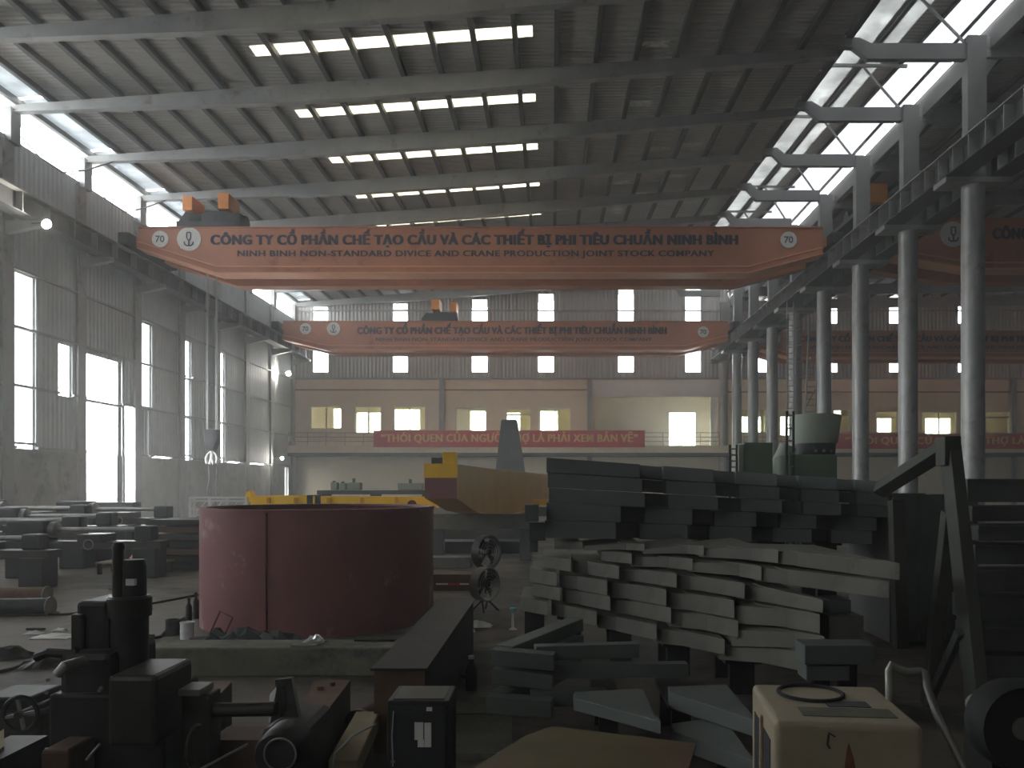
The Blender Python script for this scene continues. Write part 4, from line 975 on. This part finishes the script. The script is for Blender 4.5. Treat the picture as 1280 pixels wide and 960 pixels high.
B(WX(923,YG),WX(929,YG),YG-.02,YG+.6,0,WZ(556,YG)).build('pale_edge','pale_green',g2)
for px,lab,y0,y1 in ((988,'dark upright rack with bright rungs beside the pale drum',514,600),(917,'narrow dark rack left of the green cabinet',556,600)):
    Yk = YG-.4; t = thing('upright_rack', lab, 'rack', (WX(px,Yk),Yk,0), group='racks behind the pile')
    for dx in (-.07,.07): B(WX(px,Yk)+dx-.02,WX(px,Yk)+dx+.02,Yk,Yk+.06,0,WZ(y0,Yk)).build('upright','machine_black',t)
    n = 6
    for k in range(n): z = lerp(WZ(y1,Yk),WZ(y0,Yk)-.1,k/(n-1)); B(WX(px,Yk)-.07,WX(px,Yk)+.07,Yk,Yk+.05,z,z+.03).build('rung','worn_steel',t)
t = thing('pale_tube', 'pale inclined tube between the green cabinet and the drum machine', 'tube', (WX(975,YG+.5),YG+.5,0))
MB().cyl(W(966,600,YG+1.8),W(985,558,YG+1.8),.2,n=18).build('tube_wall','pale_green',t,smooth=True); B(WX(968,YG+1.8)-.1,WX(968,YG+1.8)+.1,YG+1.7,YG+1.95,0,2.0).build('tube_foot','rust_brown',t)
# caged ladder up to the runway and leaning ladder
YE = 45.2
ld = thing('access_ladder', 'long steel ladder with a safety cage rising to the crane runway', 'ladder', (WX(988,YE),YE,0))
xl0, xl1 = WX(984,YE), WX(992,YE)
for x in (xl0,xl1): MB().tube([(x,YE,0),(x,YE,12.3)],.035,6).build('stile','steel_grey',ld)
for k in range(38): MB().tube([(xl0,YE,.4+.31*k),(xl1,YE,.4+.31*k)],.02,5).build('rung','steel_grey',ld)
for k in range(11): 
    z = 2.6+.9*k; MB().tube([(xl1,YE,z),(xl1+.28,YE-.15,z),(xl1+.3,YE-.5,z),(xl1-.1,YE-.6,z),(xl0-.02,YE-.4,z),(xl0,YE,z)],.02,5).build('cage_hoop','steel_grey',ld)
l2 = thing('leaning_ladder', 'second ladder leaning against the column row beside the caged ladder', 'ladder', (WX(1008,YE),YE,0))
b0, b1, t0, t1 = W(1000,612,YE-1), W(1016,612,YE-1), W(1012,398,YE), W(1022,398,YE)
b0.z = b1.z = 0
for p0,p1 in ((b0,t0),(b1,t1)): MB().tube([p0,p1],.05,6).build('stile','steel_grey',l2)
for k in range(1,32): MB().tube([b0.lerp(t0,k/32),b1.lerp(t1,k/32)],.025,5).build('rung','steel_grey',l2)
for k in range(4): MB().tube([b0.lerp(t0,.15+.2*k),b1.lerp(t1,.25+.2*k)],.03,5).build('brace','steel_grey',l2)

# ------------------------------------------------------------------ yellow girders
yg = thing('yellow_girder', 'fish-bellied ochre crane girder lying on trestles behind the pile, yellow end facing left', 'girder', W(600,640,22))
Ys = [18.0,20.5,23.5,27.0,31.0,35.0,38.5]; pxl = [571,592,612,636,660,678,692]; topz = [2.45,2.45,2.45,2.45,2.45,2.45,2.45]
botz = [1.68,1.32,1.10,.98,1.0,1.15,1.35]
near = []
for Y_,p_,tz,bz in zip(Ys,pxl,topz,botz): near.append((WX(p_,Y_),Y_,tz,bz))
wv = .72
mb = MB(); vs = []; fs = []
for (x,y,tz,bz) in near: vs += [(x,y,tz),(x,y,bz),(x-wv,y+.05,bz),(x-wv,y+.05,tz)]
for k in range(len(near)-1):
    for j in range(4): fs.append((4*k+j,4*k+(j+1)%4,4*k+4+(j+1)%4,4*k+4+j))
fs += [(0,1,2,3),tuple(range(len(vs)-4,len(vs)))]
mb.add(vs,fs).build('girder_body','yellow_ochre',yg)
x0 = near[0][0]
B(x0-wv-.01,x0+.01,17.95,18.1,2.14,2.46).build('end_cap','yellow_paint',yg); B(x0-wv,x0,17.97,18.05,1.68,2.14).build('end_face','primer_red',yg)
B(x0-.32,x0-.03,18.0,18.5,2.46,2.72).build('buffer_box','yellow_paint',yg,bevel=.01); B(x0-.6,x0-.34,18.2,18.5,2.46,2.60).build('bracket','machine_black',yg)
f = MB()
for (xa,ya,ta,ba),(xb,yb,tb_,bb) in zip(near[1:],near[2:]): f.bar((xa+.02,ya,ba-.02),(xb+.02,yb,bb-.02),.1,.03)
f.build('bottom_flange','yellow_paint',yg)
B(WX(672,30)-.2,WX(690,30)+.1,29.9,30.3,1.2,1.4).build('lug','yellow_paint',yg)
for i,(Y_,px0,px1,lab) in enumerate(((21.0,540,665,'long grey support beam under the yellow girder'),(34.0,640,700,'far grey support beam under the yellow girder'))):
    t = thing('support_beam', lab, 'beam', (WX((px0+px1)/2,Y_),Y_,0), group='supports of the yellow girder')
    zt = 1.24 if i == 0 else 1.05
    B(WX(px0,Y_),WX(px1,Y_),Y_-.2,Y_+.2,zt-.42,zt-.02).build('beam_body','olive_grey',t,bevel=.01)
    for px in (px0+8, px1-8): B(WX(px,Y_)-.15,WX(px,Y_)+.15,Y_-.15,Y_+.15,0,zt-.42).build('leg','steel_dark',t)
# tapered grey pillar standing behind the girder
YP = 42.0; t = thing('tapered_pillar', 'grey tapered steel pillar standing upright behind the yellow girder', 'pillar', (WX(640,YP)-.9,YP,0))
cxp = WX(639,YP); MB().add([(WX(612,YP),YP,0),(WX(665,YP),YP,0),(WX(665,YP),YP+1.2,0),(WX(612,YP),YP+1.2,0),(WX(626,YP),YP+.3,WZ(525,YP)),(WX(646,YP),YP+.3,WZ(525,YP)),(WX(646,YP),YP+.9,WZ(525,YP)),(WX(626,YP),YP+.9,WZ(525,YP))],
   [(0,3,2,1),(4,5,6,7),(0,1,5,4),(1,2,6,5),(2,3,7,6),(3,0,4,7)]).build('pillar_shaft','steel_dark',t,bevel=.02)
MB().add([(WX(626,YP)-.01,YP+.28,WZ(527,YP)),(WX(646,YP)+.01,YP+.28,WZ(527,YP)),(WX(646,YP)+.01,YP+.92,WZ(527,YP)),(WX(626,YP)-.01,YP+.92,WZ(527,YP)),(WX(627,YP),YP+.3,WZ(524,YP)),(WX(645,YP),YP+.3,WZ(524,YP)),(WX(645,YP),YP+.9,WZ(524,YP)),(WX(627,YP),YP+.9,WZ(524,YP))],
   [(0,3,2,1),(4,5,6,7),(0,1,5,4),(1,2,6,5),(2,3,7,6),(3,0,4,7)]).build('pillar_cap','steel_dark',t)
# long yellow beam behind the drum
YY = 22.0; X_ = lambda p: WX(p,YY); Z_ = lambda p: WZ(p,YY)
yb_ = thing('yellow_beam', 'long bright yellow beam with small brackets lying behind the red drum', 'beam', (X_(425),YY,Z_(635)))
MB().prism([(X_(305),YY,Z_(628)),(X_(313),YY,Z_(628)),(X_(313),YY,Z_(635)),(X_(333),YY,Z_(635)),(X_(335),YY,Z_(630)),(X_(341),YY,Z_(630)),(X_(343),YY,Z_(635)),(X_(383),YY,Z_(635)),(X_(383),YY,Z_(619)),(X_(314),YY,Z_(620)),(X_(312),YY,Z_(613)),(X_(308),YY,Z_(615)),(X_(306),YY,Z_(620))],(0,.35,0)).build('beam_section','yellow_paint',yb_)
MB().prism([(X_(401),YY,Z_(635)),(X_(547),YY,Z_(635)),(X_(536),YY,Z_(621)),(X_(401),YY,Z_(620))],(0,.35,0)).build('beam_section','yellow_paint',yb_)
B(X_(383),X_(401),YY+.05,YY+.3,Z_(635),Z_(619)).build('joint','machine_black',yb_)
B(X_(391),X_(393.5),YY,YY+.1,Z_(634),Z_(620)).build('joint_strip','yellow_paint',yb_)
for p_ in (334,368,409,451,494): B(X_(p_),X_(p_+4),YY-.05,YY,Z_(629),Z_(622)).build('bracket','yellow_ochre',yb_)
MB().lathe([(0,-.02),(.13,-.02),(.13,.01),(0,.01)],(X_(515),YY,Z_(631)),18,'Y').build('hole_cover','rust_brown',yb_)
t = thing('beam_cradle', 'dark cradle blocks carrying the yellow beam', 'cradle', (X_(425),YY,0))
for p_ in (325,380,470,530): B(X_(p_)-.2,X_(p_)+.2,YY,YY+.4,0,Z_(635)-.005).build('cradle_block','steel_dark',t)
YQ = 26.0
t = thing('work_bench', 'dark work bench behind the yellow beam', 'bench', (WX(465,YQ),YQ,0))
B(WX(396,YQ),WX(535,YQ),YQ,YQ+1.2,WZ(618,YQ),WZ(613,YQ)).build('bench_top','steel_dark',t)
for p_ in (400,465,530): B(WX(p_,YQ)-.08,WX(p_,YQ)+.08,YQ+.1,YQ+1.1,0,WZ(618,YQ)).build('bench_leg','steel_dark',t)
for i,(a,b,y0,lab) in enumerate(((413,421,603,'leftmost grey-green motor on the work bench'),(424,432,604,'second grey-green motor on the work bench'),(434,450,603,'wide grey-green motor on the work bench'),(497,528,604,'large pale gear case at the right end of the work bench'))):
    t = thing('motor_unit', lab, 'motor', W((a+b)/2,613,YQ+.3), group='motors on the work bench')
    pb(a,b,y0,612.6,YQ+.3,.35).build('motor_housing','pale_green',t,bevel=.03)
    pb((a+b)/2-1.5,(a+b)/2+1.5,y0-5 if i > 1 else y0-2,y0,YQ+.4,.1).build('terminal_box','dull_green',t)
# white lattice frame
YT = 20.0; X_ = lambda p: WX(p,YT); Z_ = lambda p: WZ(p,YT)
lt = thing('lattice_truss', 'pale steel lattice frame standing left of the red drum', 'lattice', (X_(272),YT,0))
for p_ in (238,243,262,284,308): MB().bar((X_(p_),YT,0),(X_(p_),YT,Z_(622)),.06,.06).build('upright','plate_white',lt)
for y_ in (622,626,637,644,650): MB().bar((X_(238),YT,Z_(y_)),(X_(309),YT,Z_(y_)),.05,.05).build('chord','plate_white',lt)
for k in range(7): a,b = 240+k*10, 247+k*10; MB().bar((X_(a),YT,Z_(636)),(X_(b),YT,Z_(627)),.03,.03).build('diagonal','plate_white',lt)
for k in range(6): MB().bar((X_(246+k*6),YT,Z_(643)),(X_(246+k*6),YT,Z_(637)),.05,.03).build('picket','plate_white',lt)

# ------------------------------------------------------------------ fans, bench and litter right of the drum
def fan(px, pyc, r, Y, foot, label, m):
    c = W(px,pyc,Y); t = thing('industrial_fan', label, 'fan', (c.x,c.y,foot), rz=.9, group='industrial fans')
    h = c.z-foot
    wlx = lambda mb,n,mm,**k: mb.build(n,mm,t,world=False,**k)
    wlx(MB().lathe([(r,-.09),(r+.015,-.09),(r+.015,.09),(r,.09),(r,-.09)],(0,0,h),36,'Y'),'fan_ring',m,smooth=True)
    for k in range(1,5): wlx(MB().ring((0,-.09,h),r*k/5,.004,'Y',28,5),'guard_wire','worn_steel')
    for k in range(4):
        a = k*math.pi/2+.4; wlx(MB().prism([(0,-.02,h),(r*.9*math.cos(a),-.05,h+r*.9*math.sin(a)),(r*.9*math.cos(a+.7),.03,h+r*.9*math.sin(a+.7))],(0,.01,0)),'blade','dark_iron')
    wlx(MB().lathe([(0,-.07),(.06,-.07),(.06,.16),(0,.16)],(0,0,h),16,'Y'),'fan_motor','dark_iron',smooth=True)
    for sx in (-.12,.12):
        for sy in (-.14,.14): wlx(MB().tube([(sx*.5,0,h-r),(sx*1.4,sy,0)],.014,6),'leg','dark_iron')
fan(606,730,.25,12.6,0.0,'grey round floor fan on thin legs right of the red drum','worn_steel')
fan(608,690,.30,14.8,0.0,'dark round fan standing behind the grey floor fan','dark_iron')
q = onz(597,783,0.004); single('plastic_bag', crumple((q.x,q.y,.004),.22,.12,.10,77,8), 'paper_white', 'crumpled white bag on the floor below the fans', 'bag', q)
pk = [onz(577,785,.01),onz(592,787,.01)]; 
single('cloth_rag', MB().prism([W(577,766,10.9),W(580,766,10.9),Vector((WX(593,10.75),10.75,0)),Vector((WX(577,10.75),10.75,0))],(0.01,.06,0)), 'paper_white', 'upright white scrap beside the crumpled bag', 'scrap', W(585,786,10.8))
q = W(641,773,11.0); t = thing('cup', 'small cyan cup on a pale stem beside the pile', 'cup', (q.x,q.y,0))
MB().lathe([(0,WZ(766,11)),(.025,WZ(766,11)),(.05,WZ(760,11)),(.045,WZ(760,11)),(0,WZ(765,11))],(q.x,q.y,0),18).build('cup_bowl','cyan_plastic',t,smooth=True)
MB().lathe([(0,0),(.06,0),(.02,.03),(.015,WZ(766,11)),(0,WZ(766,11))],(q.x,q.y,0),14).build('cup_stem','paper_white',t,smooth=True)
for i,(y0,y1,Y,m,lab) in enumerate(((661,676,29.0,'steel_dark','dark steel rack below the support beam, upper shelf'),(677,696,23.0,'machine_black','black steel stock below the support beam'),(697,712,19.0,'olive_grey','grey-green beam end lying right of the drum'),(718,741,15.0,'rust_brown','brown box with a red and white stripe right of the drum'))):
    z0, z1 = max(0,WZ(y1,Y)), WZ(y0,Y); t = thing('stock_item', lab, 'stock', (WX(570,Y),Y,0), group='stock right of the drum')
    X0, X1 = WX(545 if i < 2 else 500,Y), WX((660,650,588,592)[i],Y)
    if i < 2:
        B(X0,X1,Y,Y+.8,z0,z1).build('shelf',m,t,bevel=.01)
        for x in (X0+.15,(X0+X1)/2,X1-.15): B(x-.06,x+.06,Y+.1,Y+.7,0,z0).build('leg',m,t)
    else:
        B(X0,X1,Y,Y+.6,0,z1).build('body',m,t,bevel=.01)
        if i == 3:
            B(WX(545,Y),WX(590,Y),Y-.01,Y,WZ(731,Y),WZ(729,Y)).build('stripe','paper_white',t); B(WX(560,Y),WX(575,Y),Y-.015,Y-.01,WZ(731.5,Y),WZ(728.5,Y)).build('stripe','banner_red',t)
# rod and bottle on the slabs right of the beam
single('steel_rod', MB().tube([onz(549,862,.12),onz(582,806,.12)],.012,6), 'worn_steel', 'thin pale rod lying right of the rusty beam end', 'rod', onz(549,862,.12))
q = onz(589,862,0); t = thing('oil_bottle', 'dark oil bottle standing right of the thin rod', 'bottle', q)
MB().lathe([(0,0),(.06,0),(.06,.2),(.025,.26),(.025,.3),(0,.3)],q,18).build('bottle_body','machine_black',t,smooth=True); MB().lathe([(0,.3),(.03,.3),(.03,.33),(0,.33)],q,12).build('bottle_cap','paper_white',t)
for i in range(3):
    a = onz(552+i*4,880+i*14,.06); t = single('floor_slab', MB().prism([onz(545-i*2,872+i*22,.06),onz(640,868+i*24,.06),onz(640,890+i*26,.06),onz(542-i*3,893+i*24,.06)],(0,0,-.055)), 'old_concrete', '%s flat slab on the floor right of the rusty beam end' % ('farthest','middle','nearest')[i], 'slab', a)

# ------------------------------------------------------------------ lathes and stock at the left
def lathe_machine(x, y, rz, s, label):
    t = thing('lathe', label, 'lathe', (x,y,0), rz=rz, group='lathes along the left side')
    b = lambda mb,n,m,**k: mb.build(n,m,t,world=False,**k)
    b(MB().box(-1.9*s,-1.0*s,-.35*s,.35*s,0,.75*s),'pedestal','dark_iron',bevel=.03); b(MB().box(1.2*s,1.8*s,-.3*s,.3*s,0,.75*s),'pedestal','dark_iron',bevel=.03)
    b(MB().box(-1.9*s,1.9*s,-.25*s,.25*s,.72*s,.92*s),'bed','oily_iron',bevel=.01)
    b(MB().box(-1.9*s,-.95*s,-.33*s,.33*s,.92*s,1.45*s),'headstock','dark_iron',bevel=.05)
    b(MB().lathe([(0,-.95*s),(.2*s,-.95*s),(.2*s,-.8*s),(.12*s,-.78*s),(0,-.78*s)],(0,0,1.2*s),20,'X'),'chuck','worn_steel',smooth=True)
    b(MB().box(1.2*s,1.65*s,-.2*s,.2*s,.92*s,1.3*s),'tailstock','dark_iron',bevel=.04)
    b(MB().box(-.1*s,.5*s,-.4*s,.35*s,.9*s,1.1*s),'carriage','oily_iron',bevel=.02)
    b(MB().ring((.2*s,-.42*s,.85*s),.12*s,.015*s,'Y',20,6),'handwheel','worn_steel')
    b(MB().cyl((-.78*s,0,1.2*s),(1.2*s,0,1.2*s),.06*s,n=12),'workpiece','worn_steel')
lathe_machine(WX(20,19.0),19.0,.05,.95,'dark lathe at the left edge in the bluish haze')
lathe_machine(WX(112,17.2),17.2,.02,.85,'dark lathe left of the black machine tool')
lathe_machine(WX(40,24.5),24.5,.0,1.05,'dark lathe farther back under the left windows')
lathe_machine(WX(70,21.6),21.6,.03,.95,'dark lathe in the second row from the left windows')
lathe_machine(WX(-30,15.4),15.4,.0,.8,'dark lathe cut off by the left edge, nearest of all')
lathe_machine(WX(150,25.6),25.6,-.04,1.0,'dark lathe just before the tall dark cabinet')
for i,(px,Y,wd,h,lab) in enumerate(((20,28.0,2.2,.75,'low dark crate behind the lathes, leftmost'),(140,19.6,1.0,.9,'dark crate before the tall cabinet'),(222,20.6,1.1,.95,'dark crate behind the plates left of the drum'))):
    t = thing('steel_crate', lab, 'crate', (WX(px,Y),Y,0), group='crates among the lathes'); x = WX(px,Y)
    B(x-wd/2,x+wd/2,Y,Y+.9,.08,h).build('crate_body','dark_iron',t,bevel=.02)
    for sx in (-.4,.4): B(x+sx*wd-.06,x+sx*wd+.06,Y,Y+.9,0,.08).build('skid','wood_plank',t)
    for sx in (-.3,0,.3): B(x+sx*wd-.04,x+sx*wd+.04,Y-.03,Y,.1,h-.02).build('rib','oily_iron',t)
cbx = thing('steel_cabinet', 'tall dark cabinet standing before the bright gate', 'cabinet', (WX(135,29),29,0))
B(WX(103,29),WX(166,29),29,29.6,0,WZ(628,29)).build('cabinet_body','steel_dark',cbx,bevel=.02)
pb(146,156,650,661,28.97,.03).build('white_panel','paper_white',cbx); MB().cyl(W(160,645,28.98),W(160,648,28.98),.02,n=8).build('handle','worn_steel',cbx)  # small white rectangle on the cabinet front
t = thing('white_block', 'small white block with two holes beside the dark stock', 'block', (WX(193,24),24,0))
B(WX(188,24),WX(199,24),24,24.2,0,WZ(658,24)).build('block_body','tin_white',t,bevel=.03)
for y_ in (662,669): MB().cyl((WX(193.5,23.98),23.98,WZ(y_,24)),(WX(193.5,23.98),24.02,WZ(y_,24)),.04,n=12).build('hole','machine_black',t)
YS = 18.5
for i in range(7):
    z0 = .0+.17*i; x0, x1 = WX(152+i*5,YS)+(i%2)*.15, WX(262,YS)+.3
    t = thing('steel_plate_stock', 'dark steel plate, %s from the bottom of the stock left of the drum' % ORD[i], 'plate', ((x0+x1)/2,YS,z0), group='plates left of the drum')
    MB().prism([(x0,YS+.1*(i%3),z0+.02),(x1,YS+.1*(i%2),z0+.02),(x1,YS+1.4,z0+.02),(x0+.2,YS+1.3,z0+.02)],(0,0,.13)).build('plate_body',('dark_iron','oily_iron','rust_brown')[i%3],t)
    for x in (x0+.3,x1-.3): B(x-.05,x+.05,YS+.2,YS+1.2,z0,z0+.02).build('batten','wood_plank',t)
t = thing('dark_container', 'low dark steel container behind the plates left of the drum', 'container', (WX(232,22),22,0))
B(WX(200,22),WX(268,22),22,23.2,0,WZ(654,22)).build('container_body','steel_dark',t,bevel=.03); B(WX(200,22)-.03,WX(268,22)+.03,21.97,23.23,WZ(655,22),WZ(652.5,22)).build('container_rim','steel_grey',t)
for i,(px,h,lab) in enumerate(((168,.13,'leftmost orange casting on the small table'),(181,.17,'middle orange casting on the small table'),(194,.14,'rightmost orange casting on the small table'))):
    Yq = 18.0; x = WX(px,Yq); t = thing('orange_casting', lab, 'casting', (x,Yq,WZ(703,17.6)), group='orange castings')
    z = WZ(703,17.6); MB().lathe([(0,z),(.08,z),(.095,z+h*.5),(.05,z+h),(0,z+h)],(x,Yq,0),14).build('casting_body','orange_part',t,smooth=True); MB().ring((x,Yq,z+h*.5),.09,.015,'Z',16).build('casting_rim','orange_part',t)
YU = 17.6; t = thing('small_table', 'small table with a pale top behind the black machine tool', 'table', (WX(150,YU),YU,0))
B(WX(118,YU),WX(200,YU),YU,YU+.7,WZ(705,YU),WZ(703,YU)-.001).build('table_top','wood_plank',t)
for px in (122,196):
    for yy in (.05,.6): B(WX(px,YU)-.04,WX(px,YU)+.04,YU+yy,YU+yy+.06,0,WZ(705,YU)).build('leg','dark_iron',t)

# ------------------------------------------------------------------ loose offcuts on the floor
rs = random.Random(11)
def offcuts(n, xr, yr_, label, group, zmax=.05, lmin=.12, lmax=.5):
    protos = []
    for k in range(4):
        L_ = lerp(lmin,lmax,k/3)
        m = (MB().box(-L_/2,L_/2,-.03,.03,0,.008).box(-L_/2,L_/2,-.03,-.022,.008,zmax)) if k % 2 == 0 else MB().tube([(-L_/2,0,.015),(0,.02*k,.015),(L_/2,0,.015)],.015,7)
        me = m.mesh('offcut'); me.materials.append(M[('rust_brown','dark_iron','worn_steel','oily_iron')[k]]); protos.append(me)
    spots = sorted([onz(rs.uniform(*xr), rs.uniform(*yr_), 0) for i in range(n)], key=lambda q: q.y)
    for i, q in enumerate(spots):
        o = bpy.data.objects.new('steel_offcut', protos[i % 4]); COL.objects.link(o)
        o.location = (q.x,q.y,.001); o.rotation_euler = (0,0,rs.uniform(0,3.1)); tag(o,label % ORD[i],'offcut',group)
offcuts(10,(30,190),(735,800),'small steel offcut on the floor left of the drum, %s nearest to the camera','offcuts left of the drum')
offcuts(8,(545,575),(790,850),'small steel offcut on the floor right of the drum, %s nearest to the camera','offcuts right of the drum')

# ------------------------------------------------------------------ dusty haze filling the hall
hm = bpy.data.materials.new('dust_haze'); hm.use_nodes = True; nt = hm.node_tree; nt.nodes.remove(nt.nodes['Principled BSDF'])
vs_ = nt.nodes.new('ShaderNodeVolumeScatter'); vs_.inputs['Color'].default_value = (0.97,0.97,0.955,1); vs_.inputs['Density'].default_value = HAZE; vs_.inputs['Anisotropy'].default_value = 0.35
nt.links.new(vs_.outputs[0], nt.nodes['Material Output'].inputs['Volume'])
M['dust_haze'] = hm
if HAZE > 0:
    hz_ = B(XL+.02, XE-.1, -8, YB-.05, .02, 17.0).build('dust_haze', 'dust_haze', loc=(0,20,.02)); tag(hz_, 'thin grey dust haze filling the whole hall', 'haze', kind='stuff')
